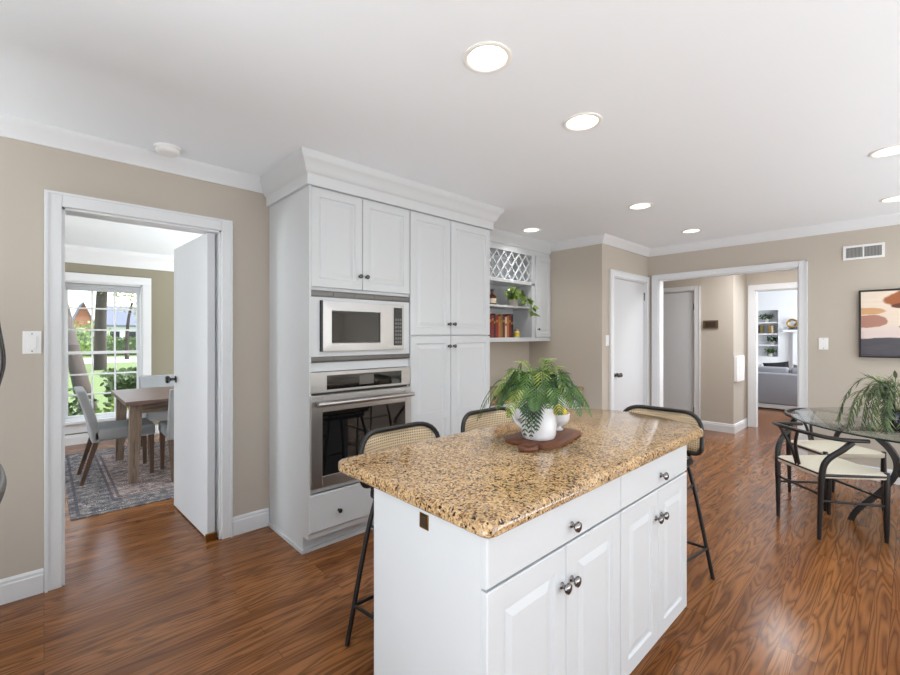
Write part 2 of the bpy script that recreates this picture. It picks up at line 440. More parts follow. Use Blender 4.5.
M = dict(
    wall=plain('greige wall paint', (193, 184, 172), .75, var=.012, bump=.05, bscale=260),
    olive=plain('olive grey wall paint', (146, 140, 122), .75, var=.012),
    white_wall=plain('white wall paint', (232, 233, 236), .7, var=.01),
    ceiling=plain('flat white ceiling paint', (238, 243, 248), .85, var=.008),
    trim=plain('white trim paint', (226, 228, 231), .42, var=.008),
    cabinet=plain('white cabinet paint', (205, 208, 211), .38, var=.008),
    door=plain('white door paint', (212, 214, 218), .6, var=.01),
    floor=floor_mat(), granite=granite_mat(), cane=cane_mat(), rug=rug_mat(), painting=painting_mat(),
    steel=brushed('brushed stainless', (186, 184, 183)), steel_dark=brushed('grey vent metal', (112, 110, 108), .4, (220, 2, 2)),
    chrome=plain('polished nickel', (128, 126, 126), .16, 1.0, var=.02), pewter=plain('dark pewter', (92, 90, 90), .25, 1.0, var=.05),
    black_glass=plain('black oven glass', (14, 14, 16), .04, var=.1, spec=.7),
    dark_plastic=plain('dark plastic', (34, 36, 40), .3),
    black_metal=plain('black powder coated steel', (24, 23, 23), .4, 0.0, var=.08),
    black_wood=plain('black stained wood', (26, 24, 24), .35, var=.12, vscale=30),
    brass=plain('worn brass', (150, 112, 62), .35, 1.0, var=.2, vscale=40),
    cord=plain('cream paper cord', (226, 216, 200), .8, var=.06, vscale=60, bump=.4, bscale=240),
    board=wood('walnut board', (92, 54, 36), (124, 76, 52), (3, 40, 40), .45),
    ceramic=plain('white glazed ceramic', (238, 238, 242), .2, var=.015, coat=.3),
    lemon=plain('lemon skin', (222, 190, 34), .4, var=.06, vscale=30, bump=.3, bscale=300),
    fern=leafmat('fern green', (36, 70, 28), (82, 114, 48)), fern_dark=leafmat('deep fern green', (24, 54, 30), (54, 92, 46)),
    fern_lime=leafmat('yellow green fern', (92, 116, 44), (138, 148, 70)),
    willow=leafmat('sage drooping leaf', (70, 98, 50), (150, 160, 96)), willow_dark=leafmat('dark drooping leaf', (38, 52, 34), (88, 108, 62)),
    pothos=leafmat('pothos leaf', (60, 88, 34), (128, 150, 72), .35),
    stem=plain('brown stem', (92, 80, 48), .6),
    navy=plain('navy glazed pot', (24, 30, 44), .1, var=.1, coat=.5),
    pot_grey=plain('pale grey pot', (206, 202, 196), .6),
    table_wood=wood('greyed oak', (92, 78, 68), (138, 120, 106), (3, 45, 45), .55),
    leg_wood=wood('greyed oak leg', (92, 78, 68), (138, 120, 106), (45, 45, 3), .55),
    table_top=wood('dark greyed oak top', (88, 68, 62), (128, 104, 96), (3, 45, 45), .35),
    chair_leg=wood('brown chair wood', (70, 52, 42), (98, 76, 62), (40, 40, 4), .5),
    fabric=plain('grey upholstery', (160, 163, 167), .95, var=.06, vscale=200, bump=.3, bscale=600),
    sofa=plain('grey sofa fabric', (138, 138, 144), .95, var=.04, vscale=120),
    pillow_dark=plain('charcoal pillow', (38, 36, 40), .9), pillow_light=plain('pale pillow', (196, 194, 192), .9), pillow_grey=plain('mid grey pillow', (120, 112, 112), .9),
    plate=plain('white switch plastic', (240, 240, 240), .35, var=.005),
    brown_plaque=plain('brown plaque', (96, 78, 56), .5, var=.1), plaque_dark=plain('dark plaque face', (60, 46, 34), .4, var=.15, vscale=50),
    grille=plain('grey vent interior', (176, 176, 174), .6), vent_dark=plain('vent shadow box', (104, 104, 104), .7),
    frame_black=plain('black picture frame', (28, 26, 26), .35),
    window_glass=glass_mat('window glass', .03), table_glass=glass_mat('table glass', .10, (.95, .98, .96, 1)),
    glass_edge=plain('dark glass edge', (34, 52, 50), .1, var=.02),
    lamp=emit('recessed lamp lens', (1, .95, .86, 1), 7.0), can=plain('lamp reflector', (240, 238, 232), .3),
    gold=plain('gold metal', (178, 142, 78), .35, 1.0), shade=plain('grey roller blind', (176, 178, 182), .8),
    lawn=leafmat('lawn', (88, 112, 62), (124, 144, 88), .9), asphalt=plain('pale asphalt', (168, 168, 170), .9),
    hedge=leafmat('hedge leaves', (40, 66, 32), (84, 112, 52)), shrub=leafmat('bright shrub leaves', (92, 130, 52), (160, 184, 90)),
    treeleaf=leafmat('tree leaves', (104, 122, 66), (176, 172, 106)), bark=plain('grey brown bark', (64, 57, 52), .9, var=.2, vscale=12, bump=.6, bscale=30),
    brick=plain('orange brick', (176, 108, 72), .85, var=.15, vscale=20), roof=plain('slate blue roof', (112, 120, 136), .85, var=.1, vscale=8),
    siding=plain('white siding', (226, 228, 232), .7), dark_window=plain('dark window glass', (46, 52, 60), .1),
    book_red=plain('red book cloth', (136, 46, 40), .6), book_orange=plain('orange book cloth', (176, 104, 56), .6), book_dark=plain('dark book cloth', (58, 42, 46), .6),
    book_cream=plain('cream book cloth', (206, 190, 160), .6), book_olive=plain('olive book cloth', (124, 110, 62), .6), book_maroon=plain('maroon book cloth', (96, 36, 40), .6),
    amber=plain('amber bottle glass', (108, 54, 26), .15), label_paper=plain('cream paper label', (220, 208, 182), .7),
)
# ------------------------------------------------------------------ the setting
CEIL = 2.42
def struct(name, bm, mat, label=None, cat=None, parent=None, smooth=None, loc=None):
    o = mk(name, bm, mat, parent, parent is not None, smooth, loc)
    if parent is None: setp(o, label, cat, None, 'structure')
    return o
def wall(name, label, x0, x1, y0, y1, mat, z0=0.0, z1=CEIL, holes=(), along='x'):
    """a wall slab with rectangular openings (a0, a1, z0, z1) along its length"""
    bm = NB(); a0, a1 = (x0, x1) if along == 'x' else (y0, y1)
    def blk(s, e, b, t):
        if e - s > 1e-4 and t - b > 1e-4:
            if along == 'x': box(bm, s, e, y0, y1, b, t)
            else: box(bm, x0, x1, s, e, b, t)
    cur = a0
    for h0, h1, hz0, hz1 in sorted(holes):
        blk(cur, h0, z0, z1); blk(h0, h1, z0, hz0); blk(h0, h1, hz1, z1); cur = h1
    blk(cur, a1, z0, z1)
    return struct(name, bm, mat, label, 'wall')

bm = NB(); box(bm, -4.0, 12.6, -5.1, 7.15, -.08, 0.0)
struct('floor', bm, M['floor'], 'red brown oak strip floor running through every room', 'floor')

LAMPS = [(1.26, 1.13), (1.99, 1.14), (3.64, 1.55), (4.90, 1.56), (3.65, 2.67), (3.62, .08), (4.92, .08)]
bm = NB()
rect = [(-4.0, -5.1), (12.6, -5.1), (12.6, 7.15), (-4.0, 7.15)]
loops = [[bm.verts.new((x, y, CEIL)) for x, y in rect]]
for lx, ly in LAMPS:
    loops.append([bm.verts.new((lx + .078 * math.cos(2 * PI * k / 24), ly + .078 * math.sin(2 * PI * k / 24), CEIL)) for k in range(24)])
edges = [bm.edges.new((lp[i], lp[(i + 1) % len(lp)])) for lp in loops for i in range(len(lp))]
bmesh.ops.triangle_fill(bm, use_beauty=True, use_dissolve=False, edges=edges)
r = bmesh.ops.extrude_face_region(bm, geom=bm.faces[:])
for v in [g for g in r['geom'] if isinstance(g, bmesh.types.BMVert)]: v.co.z += .10
struct('ceiling', bm, M['ceiling'], 'flat white ceiling with round recessed lights', 'ceiling')

DX0, DX1, DZ = .07, .849, 2.024
wall('wall_left', 'greige wall on the left with the dining room doorway', -4.0, 1.17, 3.105, 3.235, M['wall'], holes=[(DX0, DX1, 0, DZ)])
wall('wall_nook', 'greige wall behind the tall white cabinets and desk nook', 1.17, 4.50, 3.25, 3.35, M['wall'])
wall('wall_pantry_side', 'short greige wall between desk nook and white pantry door', 4.40, 4.50, 2.387, 3.25, M['wall'])
PX0, PX1, PZ = 4.645, 5.515, 2.0
wall('wall_pantry_front', 'greige wall holding the closed white pantry door', 4.40, 5.59, 2.287, 2.387, M['wall'], holes=[(PX0, PX1, 0, PZ)])
OY0, OY1, OZ = .78, 2.155, 2.03
wall('wall_far', 'greige far wall with wide cased opening and painting', 5.59, 5.71, -5.1, 2.387, M['wall'], holes=[(OY0, OY1, 0, OZ)], along='y')
wall('wall_right', 'greige wall with windows behind the camera', -4.0, 5.59, -5.1, -5.0, M['wall'], holes=[(-2.2, 1.2, .8, 2.2), (2.4, 5.2, .1, 2.2)])
wall('wall_rear', 'greige wall with a window behind the camera', -4.1, -4.0, -5.1, 7.15, M['wall'], holes=[(-2.6, 1.6, .8, 2.2), (4.2, 6.2, .6, 2.2)], along='y')
# hall and living room beyond the far opening
HDY0, HDY1 = 2.135, 2.66
wall('wall_hall_back', 'greige hall wall with closed white door', 6.84, 6.96, 1.652, 3.35, M['wall'], along='y', holes=[(HDY0, HDY1 + .2, 0, 1.985)])
wall('wall_hall_return', 'narrow greige hall return wall beside the living room doorway', 6.96, 7.52, 1.652, 1.75, M['wall'])
LY0, LY1, LZ = .70, 1.548, 1.985
wall('wall_living_door', 'greige hall wall framing the living room doorway', 7.52, 7.64, -.05, 1.75, M['wall'], along='y', holes=[(LY0, LY1, 0, LZ)])
wall('wall_hall_side', 'hall side wall out of view', 5.71, 7.52, .2, .3, M['wall'])
wall('wall_hall_left', 'hall end wall out of view', 5.71, 6.84, 3.25, 3.35, M['wall'])
NY0, NY1, NZ0, NZ1 = 2.04, 2.95, .85, 1.90
wall('wall_living_far', 'white living room wall with shelf niche and fireplace', 12.0, 12.3, -.05, 4.0, M['white_wall'], along='y', holes=[(NY0, NY1, NZ0, NZ1)])
wall('wall_living_right', 'white living room wall with window out of view', 7.64, 12.3, -.1, 0.0, M['white_wall'], holes=[(8.7, 11.3, .5, 2.2)])
wall('wall_living_left', 'white living room wall out of view', 7.64, 12.3, 3.95, 4.05, M['white_wall'])
wall('wall_living_back', 'white living room wall beside the hall', 7.53, 7.64, 1.75, 4.0, M['white_wall'], along='y')
wall('wall_niche_back', 'white back of the living room shelf niche', 12.3, 12.36, 1.95, 3.05, M['white_wall'], z0=.7, z1=2.05, along='y')
# dining room
WX0, WX1, WZ0, WZ1 = .16, .955, .29, 2.0
wall('wall_dining_far', 'olive grey dining room wall with the garden window', -4.0, 4.6, 7.0, 7.15, M['olive'], holes=[(WX0, WX1, WZ0, WZ1)])
wall('wall_dining_right', 'olive grey dining room wall out of view', 4.5, 4.6, 3.35, 7.0, M['olive'], along='y')

# crown, base, casings
CROWN = [(0, 2.33), (.012, 2.33), (.018, 2.345), (.03, 2.36), (.05, 2.392), (.062, 2.402), (.066, CEIL), (0, CEIL)]
def crown(name, label, path, prof=CROWN):
    return struct(name, sweep(NB(), path, prof), M['trim'], label, 'crown moulding', smooth=50)
crown('trim_1', 'white crown moulding above the dining room doorway', [(1.17, 3.105), (-4.0, 3.105)])
crown('trim_2', 'white crown moulding around pantry wall and far wall', [(5.59, -5.0), (5.59, 2.287), (4.40, 2.287), (4.40, 2.935)])
BIGC = [(0, 2.22), (.014, 2.22), (.02, 2.25), (.03, 2.27), (.035, 2.30), (.07, 2.345), (.085, 2.36), (.10, 2.38), (.105, CEIL), (0, CEIL)]
crown('trim_3', 'deep white crown moulding above the dining room window', [(4.5, 7.0), (-4.0, 7.0)], BIGC)
BASE = [(0, 0), (.016, 0), (.016, .092), (.012, .098), (.012, .112), (.005, .122), (0, .122)]
def base(name, label, path):
    return struct(name, sweep(NB(), path, BASE), M['trim'], label, 'baseboard')
base('baseboard_left', 'white baseboard left of the dining room doorway', [(-.002, 3.105), (-4.0, 3.105)])
base('baseboard_left_corner', 'short white baseboard between doorway and oven cabinet', [(1.155, 3.105), (.918, 3.105)])
base('baseboard_far', 'white baseboard under the painting', [(5.59, -5.0), (5.59, .708)])
base('baseboard_pantry', 'white baseboard wrapping the pantry wall corner', [(4.555, 2.287), (4.40, 2.287), (4.40, 2.60)])
base('baseboard_hall', 'white baseboard wrapping the hall wall corner', [(7.52, 1.652), (6.84, 1.652), (6.84, 2.055)])
base('baseboard_dining', 'white baseboard under the dining room window', [(4.5, 7.0), (-4.0, 7.0)])

def casing_x(name, label, x0, x1, ztop, yw, wL=.07, wR=.07, wT=.075, t=.02, depth=.13, jamb=True):
    """flat casing around an opening in a wall facing -y, with jamb lining"""
    bm = NB(); y = yw - t
    box(bm, x0 - wL, x0, y, yw, 0, ztop + wT, .004); box(bm, x1, x1 + wR, y, yw, 0, ztop + wT, .004)
    box(bm, x0, x1, y, yw, ztop, ztop + wT, .004)
    box(bm, x0 - wL + .002, x0 - wL + .014, y - .006, y + .001, 0, ztop + wT - .002); box(bm, x1 + wR - .014, x1 + wR - .002, y - .006, y + .001, 0, ztop + wT - .002)
    box(bm, x0 - wL + .014, x1 + wR - .014, y - .006, y + .001, ztop + wT - .014, ztop + wT - .002)
    if jamb:
        box(bm, x0, x0 + .012, yw, yw + depth, 0, ztop); box(bm, x1 - .012, x1, yw, yw + depth, 0, ztop); box(bm, x0, x1, yw, yw + depth, ztop - .012, ztop)
        if depth > .1:
            box(bm, x0 - wL, x0, yw + depth, yw + depth + t, 0, ztop + wT); box(bm, x1, x1 + wR, yw + depth, yw + depth + t, 0, ztop + wT); box(bm, x0, x1, yw + depth, yw + depth + t, ztop, ztop + wT)
    return struct(name, bm, M['trim'], label, 'door casing')
def casing_y(name, label, y0, y1, ztop, xw, w0=.07, w1=.07, wT=.075, t=.02, depth=.12, jamb=True):
    bm = NB(); x = xw - t
    box(bm, x, xw, y0 - w0, y0, 0, ztop + wT, .004); box(bm, x, xw, y1, y1 + w1, 0, ztop + wT, .004)
    box(bm, x, xw, y0, y1, ztop, ztop + wT, .004)
    box(bm, x - .006, x, y0 - w0, y0 - w0 + .012, 0, ztop + wT); box(bm, x - .006, x, y1 + w1 - .012, y1 + w1, 0, ztop + wT); box(bm, x - .006, x, y0 - w0, y1 + w1, ztop + wT - .012, ztop + wT)
    if jamb:
        box(bm, xw, xw + depth, y0, y0 + .012, 0, ztop); box(bm, xw, xw + depth, y1 - .012, y1, 0, ztop); box(bm, xw, xw + depth, y0, y1, ztop - .012, ztop)
    return struct(name, bm, M['trim'], label, 'door casing')
casing_x('trim_4', 'white casing around the dining room doorway', DX0, DX1, DZ, 3.105, .07, .066)
casing_x('trim_5', 'white casing around the closed pantry door', PX0, PX1, PZ, 2.287, .085, .07, .07, depth=.095)
casing_y('trim_6', 'white casing around the wide opening to the hall', OY0, OY1, OZ, 5.59, .07, .072, .06)
casing_y('trim_7', 'white casing around the closed hall door', HDY0, HDY1 + .2, 1.985, 6.84, .075, .07, .06, depth=.05)
casing_y('trim_8', 'white casing around the living room doorway', LY0, LY1, LZ, 7.52, .07, .082, .08)

# doors
d1 = thing('door_1', 'white swinging door standing open into the dining room', 'door', (.81, 3.14, 0), 0, None, 'structure')
bm = NB(); q = [(.776, 3.135), (.820, 3.139), (.785, 3.95), (.741, 3.946)]
prism(bm, q, .012, 2.008); mk('door_leaf', bm, M['door'], d1, True)
bm = NB(); lathe(bm, [(0, 0), (.026, 0), (.026, -.006), (.011, -.01), (.011, -.034), (.027, -.044), (.030, -.056), (.024, -.068), (0, -.072)], 18, (.743, 3.885, 1.0), 'x')
setp(mk('door_knob', bm, M['pewter'], d1, True, 40), 'dark metal door knob')
bm = NB(); box(bm, .768, .822, 3.126, 3.20, .0, .011, .002); box(bm, .76, .828, 3.112, 3.128, .0, .05, .004); setp(mk('floor_pivot', bm, M['brass'], d1, True), 'worn brass floor pivot plate')

d2 = thing('door_2', 'closed flat white pantry door with dark knob', 'door', (5.08, 2.33, 0), 0, None, 'structure')
bm = NB(); box(bm, PX0 + .016, PX1 - .016, 2.300, 2.335, .008, PZ - .016, .002); mk('door_leaf', bm, M['door'], d2, True)
for kx in (4.72, 4.775):
    bm = NB(); lathe(bm, [(0, .0), (.022, 0), (.022, -.006), (.009, -.01), (.009, -.03), (.023, -.038), (.025, -.05), (.018, -.06), (0, -.064)], 18, (kx, 2.300, .885), 'y')
    setp(mk('door_knob', bm, M['pewter'], d2, True, 40), 'dark metal knob')
for hz in (1.82, .25):
    bm = NB(); tube(bm, [(PX1 - .012, 2.296, hz - .05), (PX1 - .012, 2.296, hz + .05)], .008, 8); mk('hinge', bm, M['pewter'], d2, True)

d3 = thing('door_3', 'closed flat white door in the hall', 'door', (6.87, 2.5, 0), 0, None, 'structure')
bm = NB(); box(bm, 6.853, 6.885, HDY0 + .016, HDY1 + .184, .008, 1.97, .002); mk('door_leaf', bm, M['door'], d3, True)
for hz in (1.75, .25):
    bm = NB(); tube(bm, [(6.846, HDY0 + .012, hz - .05), (6.846, HDY0 + .012, hz + .05)], .008, 8); mk('hinge', bm, M['pewter'], d3, True)

# dining room window
w1 = thing('window_1', 'white double hung dining room window with small panes', 'window', (.555, 7.0, WZ0), 0, None, 'structure')
bm = NB()
box(bm, WX0 - .09, WX0, 6.975, 7.0, WZ0 - .02, WZ1 + .10, .004); box(bm, WX1, WX1 + .095, 6.975, 7.0, WZ0 - .02, WZ1 + .10, .004); box(bm, WX0 - .09, WX1 + .095, 6.97, 7.0, WZ1, WZ1 + .10, .004)
mk('casing', bm, M['trim'], w1, True)
bm = NB(); box(bm, WX0 - .12, WX1 + .12, 6.93, 7.04, WZ0 - .035, WZ0, .006); box(bm, WX0 - .09, WX1 + .09, 6.98, 7.0, WZ0 - .15, WZ0 - .035, .004); mk('sill', bm, M['trim'], w1, True)
bm = NB(); box(bm, WX0, WX0 + .02, 7.0, 7.14, WZ0, WZ1); box(bm, WX1 - .02, WX1, 7.0, 7.14, WZ0, WZ1); box(bm, WX0, WX1, 7.0, 7.14, WZ1 - .02, WZ1); box(bm, WX0, WX1, 7.0, 7.14, WZ0, WZ0 + .02); mk('jamb', bm, M['trim'], w1, True)
for nm, zz0, zz1, yy in (('upper_sash', 1.10, 1.98, 7.075), ('lower_sash', .31, 1.135, 7.035)):
    bm = NB(); a0, a1 = WX0 + .02, WX1 - .02; s = .035
    box(bm, a0, a0 + s, yy, yy + .035, zz0, zz1); box(bm, a1 - s, a1, yy, yy + .035, zz0, zz1); box(bm, a0 + s, a1 - s, yy, yy + .035, zz0, zz0 + s); box(bm, a0 + s, a1 - s, yy, yy + .035, zz1 - s, zz1)
    for k in (1, 2):
        cx = a0 + s + (a1 - a0 - 2 * s) * k / 3; box(bm, cx - .009, cx + .009, yy + .008, yy + .028, zz0 + s, zz1 - s)
        cz = zz0 + s + (zz1 - zz0 - 2 * s) * k / 3; box(bm, a0 + s, a1 - s, yy + .006, yy + .030, cz - .009, cz + .009)
    sash = mk(nm, bm, M['trim'], w1, True)
    bm = NB(); box(bm, a0 + s, a1 - s, yy + .016, yy + .020, zz0 + s, zz1 - s); mk('pane', bm, M['window_glass'], sash, True)
bm = NB(); lathe(bm, [(0, 0), (.022, 0), (.022, WX1 - WX0 - .05), (0, WX1 - WX0 - .05)], 14, (WX0 + .025, 7.012 + .012, WZ1 - .045), 'x'); box(bm, WX0 + .03, WX1 - .03, 7.012, 7.016, WZ1 - .10, WZ1 - .04); box(bm, WX0 + .03, WX1 - .03, 7.008, 7.020, WZ1 - .112, WZ1 - .098, .003)
setp(mk('roller_shade', bm, M['shade'], w1, True), 'rolled up grey shade')

# unseen windows behind the camera and to the sides, put in to admit daylight
def plain_window(name, label, horiz, a0, a1, z0, z1, c0, c1):
    bm = NB(); s = .05
    def b(p0, p1, q0, q1, e0=c0, e1=c1):
        if horiz: box(bm, p0, p1, e0, e1, q0, q1)
        else: box(bm, e0, e1, p0, p1, q0, q1)
    b(a0, a0 + s, z0, z1); b(a1 - s, a1, z0, z1); b(a0 + s, a1 - s, z0, z0 + s); b(a0 + s, a1 - s, z1 - s, z1); m = (a0 + a1) / 2; b(m - .02, m + .02, z0 + s, z1 - s)
    o = struct(name, bm, M['trim'], label, 'window')
    bm = NB(); c = (c0 + c1) / 2
    b(a0 + s, a1 - s, z0 + s, z1 - s, c - .002, c + .002)
    mk('pane', bm, M['window_glass'], o)
    return o
plain_window('window_2', 'unseen kitchen window behind the camera', True, -2.2, 1.2, .8, 2.2, -5.09, -5.03)
plain_window('window_3', 'unseen patio window behind the camera', True, 2.4, 5.2, .1, 2.2, -5.09, -5.03)
plain_window('window_4', 'unseen rear window behind the camera', False, -2.6, 1.6, .8, 2.2, -4.09, -4.03)
plain_window('window_5', 'dining room side window out of view', False, 4.2, 6.2, .6, 2.2, -4.09, -4.03)
plain_window('window_6', 'living room side window out of view', True, 8.7, 11.3, .5, 2.2, -.09, -.03)

# ------------------------------------------------------------------ recessed lights, smoke detector
WHERE = ['recessed ceiling light nearest the camera, first of the row over the island', 'recessed ceiling light second in the row over the island',
         'recessed ceiling light third in the row, in front of the pantry door', 'recessed ceiling light nearest the corner by the hall opening',
         'recessed ceiling light glowing above the desk nook cabinet', 'recessed ceiling light at the right edge, nearer of the two',
         'recessed ceiling light at the right edge, closer to the wall vent']
for (lx, ly), lb, watt in zip(LAMPS, WHERE, (26, 26, 27, 11, 22, 24, 18)):
    t = thing('recessed_light', lb, 'ceiling light', (lx, ly, CEIL), 0, 'recessed ceiling lights')
    bm = NB(); lathe(bm, [(.0765, .0), (.095, 0.0), (.096, -.004), (.090, -.007), (.078, -.005), (.0745, .0), (.0745, .002)], 32); mk('trim_ring', bm, M['can'], t, smooth=60)
    bm = NB(); lathe(bm, [(.0765, 0), (.0745, 0.0), (.066, .05), (.056, .085), (0, .085), (0, .088), (.06, .088), (.0765, .05)], 32); mk('reflector', bm, M['can'], t, smooth=60)
    bm = NB(); lathe(bm, [(0, .052), (.03, .050), (.052, .054), (.060, .062), (.05, .075), (0, .078)], 28); setp(mk('lamp_lens', bm, M['lamp'], t, smooth=60), 'glowing lamp lens')
    sd = bpy.data.lights.new('recessed_lamp_beam', 'SPOT'); sd.energy = watt; sd.spot_size = math.radians(140); sd.spot_blend = 1.0; sd.shadow_soft_size = .06; sd.color = (.97, .975, .96)
    so = bpy.data.objects.new('recessed_lamp_beam', sd); COL.objects.link(so); so.location = (lx, ly, CEIL + .035)
t = thing('smoke_detector', 'round white smoke detector on the ceiling near the left crown moulding', 'smoke detector', (.52, 2.93, CEIL))
bm = NB(); lathe(bm, [(0, 0), (.068, 0), (.068, -.012), (0, -.012)], 32); mk('mounting_plate', bm, M['plate'], t, smooth=40)
bm = NB(); lathe(bm, [(0, -.012), (.060, -.012), (.060, -.028), (.050, -.037), (.02, -.038), (0, -.038)], 32); mk('cover', bm, M['plate'], t, smooth=40)

# ------------------------------------------------------------------ refrigerator at the left edge
fr = thing('refrigerator', 'stainless refrigerator whose curved handles show at the left edge', 'refrigerator', (-.6, 1.95, 0))
bm = NB(); box(bm, -.95, -.22, 1.50, 2.40, .02, 1.78, .006); mk('body', bm, M['steel_dark'], fr, True)
for y0, y1, hy in ((1.503, 1.948, 1.91), (1.952, 2.397, 1.99)):
    bm = NB(); box(bm, -.218, -.165, y0, y1, .98, 1.775, .012, 3); dd = mk('door', bm, M['steel'], fr, True)
    bm = NB(); tube(bm, smooth_path([(-.17, hy, 1.06), (-.135, hy, 1.10), (-.108, hy, 1.20), (-.100, hy, 1.26), (-.108, hy, 1.34), (-.135, hy, 1.52), (-.17, hy, 1.58)]), .011, 10); mk('handle', bm, M['pewter'], dd, True, 60)
bm = NB(); box(bm, -.218, -.165, 1.503, 2.397, .08, .972, .012, 3); dd = mk('freezer_drawer', bm, M['steel'], fr, True)
bm = NB(); tube(bm, smooth_path([(-.17, 1.58, .86), (-.135, 1.62, .86), (-.113, 1.80, .855), (-.108, 1.95, .855), (-.113, 2.10, .855), (-.135, 2.28, .86), (-.17, 2.32, .86)]), .020, 12); mk('handle', bm, M['pewter'], dd, True, 60)

# ------------------------------------------------------------------ tall oven cabinet
YF = 2.49                                                          # plane of the carcass fronts
FT = .02
def add_knob(parent, x, z, y=YF - FT, r=.0145, mat='pewter'):
    return mk('knob', knob_bm(x, y, z, r), M[mat], parent, True, 40)
oc = thing('oven_cabinet', 'tall white cabinet with two top doors holding the microwave and oven', 'cabinet', (1.545, 2.8, 0))
bm = NB()
X0, X1 = 1.16, 1.9235
box(bm, X0, X0 + .018, YF, 3.10, .10, 2.30); box(bm, X0, X0 + .018, YF + .065, 3.10, 0, .10); box(bm, X1 - .018, X1, YF, 3.10, .10, 2.30); box(bm, X0 + .018, X1 - .018, 3.08, 3.10, .10, 2.30)
for z0, z1 in ((.10, .14), (.375, .405), (1.115, 1.17), (1.615, 1.66), (2.24, 2.30)): box(bm, X0 + .018, X1 - .018, YF, 3.08, z0, z1)
box(bm, X0, X0 + .012, YF - FT, YF, .372, 2.30)
mk('carcass', bm, M['cabinet'], oc, True)
bm = NB(); box(bm, X0 + .019, X1, YF + .065, YF + .08, 0, .10); box(bm, X0 - .012, X0, YF + .053, 3.10, 0, .022); box(bm, X0, X1, YF + .053, YF + .065, 0, .022); mk('toe_kick', bm, M['cabinet'], oc, True)
for x0, x1, kx in ((1.174, 1.527, 1.505), (1.531, 1.921, 1.556)):
    bm = NB(); front(bm, x0, x1, 1.634, 2.238, YF, FT); dr = mk('door', bm, M['cabinet'], oc, True); add_knob(dr, kx, 1.722)
bm = NB(); front(bm, 1.1605, 1.921, .141, .369, YF, FT, False); dr = mk('drawer', bm, M['cabinet'], oc, True); add_knob(dr, 1.355, .238); add_knob(dr, 1.735, .238)
for z0, z1 in ((1.574, 1.613), (1.174, 1.207)):
    bm = NB(); box(bm, 1.164, 1.9225, YF - .016, YF, z0, z1, .003)
    for k in range(5): box(bm, 1.172 + .150 * k, 1.172 + .150 * k + .142, YF - .0185, YF - .016, z0 + .006, z1 - .006, .002)
    setp(mk('vent_strip', bm, M['steel_dark'], oc, True), 'grey metal vent strip')
bm = NB(); z0, z1 = 1.207, 1.574
box(bm, 1.164, 1.232, YF - .01, YF, z0, z1); box(bm, 1.866, 1.921, YF - .01, YF, z0, z1); box(bm, 1.232, 1.866, YF - .01, YF, z0, 1.238); box(bm, 1.232, 1.866, YF - .01, YF, 1.553, z1); mk('microwave_surround', bm, M['cabinet'], oc, True)

mw = thing('microwave', 'stainless built-in microwave above the wall oven', 'microwave', (1.55, 2.6, 1.24))
bm = NB(); box(bm, 1.240, 1.858, YF + .0, YF + .36, 1.240, 1.550); mk('body', bm, M['dark_plastic'], mw, True)
bm = NB(); yf = YF - .03
R = [[(1.234, 1.238), (1.862, 1.238), (1.862, 1.553), (1.234, 1.553)], [(1.236, 1.240), (1.860, 1.240), (1.860, 1.551), (1.236, 1.551)], [(1.300, 1.288), (1.660, 1.288), (1.660, 1.492), (1.300, 1.492)], [(1.304, 1.292), (1.656, 1.292), (1.656, 1.488), (1.304, 1.488)]]
ys = (YF - .001, yf, yf - .004, yf + .012)
V = [[bm.verts.new((x, yy, z)) for x, z in rr] for rr, yy in zip(R, ys)]
bm.faces.new(V[0][::-1]); bm.faces.new(V[-1])
for A, B in zip(V, V[1:]):
    for i in range(4): bm.faces.new((A[i], A[(i + 1) % 4], B[(i + 1) % 4], B[i]))
mwd = mk('door', bm, M['steel'], mw, True)
bm = NB(); box(bm, 1.305, 1.655, yf + .002, yf + .010, 1.293, 1.487, .001); mk('window', bm, M['black_glass'], mwd, True)
bm = NB(); box(bm, 1.772, 1.842, yf - .006, yf + .004, 1.268, 1.530, .002); cp = setp(mk('control_panel', bm, M['dark_plastic'], mw, True), 'narrow dark keypad strip')
bm = NB()
for r_ in range(7):
    for c_ in range(3): box(bm, 1.779 + c_ * .020, 1.794 + c_ * .020, yf - .008, yf - .006, 1.282 + r_ * .026, 1.298 + r_ * .026)
mk('keys', bm, M['steel_dark'], cp, True)
bm = NB(); box(bm, 1.778, 1.836, yf - .0075, yf - .006, 1.488, 1.52); mk('display', bm, M['black_glass'], cp, True)
bm = NB(); box(bm, 1.234, 1.244, yf - .001, YF - .001, 1.238, 1.553); mk('side_trim', bm, M['dark_plastic'], mw, True)

ov = thing('wall_oven', 'stainless wall oven with dark glass window below the microwave', 'oven', (1.55, 2.6, .41))
bm = NB(); box(bm, 1.190, 1.910, YF, YF + .56, .412, 1.105); mk('body', bm, M['dark_plastic'], ov, True)
bm = NB(); box(bm, 1.163, 1.9225, YF - .024, YF - .001, .985, 1.112, .004); cpn = mk('control_panel', bm, M['steel'], ov, True)
bm = NB(); box(bm, 1.272, 1.842, YF - .027, YF - .024, 1.002, 1.090, .001); setp(mk('touch_glass', bm, M['black_glass'], cpn, True), 'black touch glass')
bm = NB(); box(bm, 1.50, 1.61, YF - .0285, YF - .027, 1.018, 1.076); setp(mk('display', bm, M['steel_dark'], cpn, True), 'grey display square')
bm = NB()
fx0, fx1, fz0, fz1 = 1.163, 1.9225, .410, .972
wx0, wx1, wz0, wz1 = 1.238, 1.868, .478, .868
yb, yo = YF - .001, YF - .036
box(bm, fx0, wx0, yo, yb, fz0, fz1, .003); box(bm, wx1, fx1, yo, yb, fz0, fz1, .003); box(bm, wx0, wx1, yo, yb, fz0, wz0, .003); box(bm, wx0, wx1, yo, yb, wz1, fz1, .003)
od = mk('door', bm, M['steel'], ov, True)
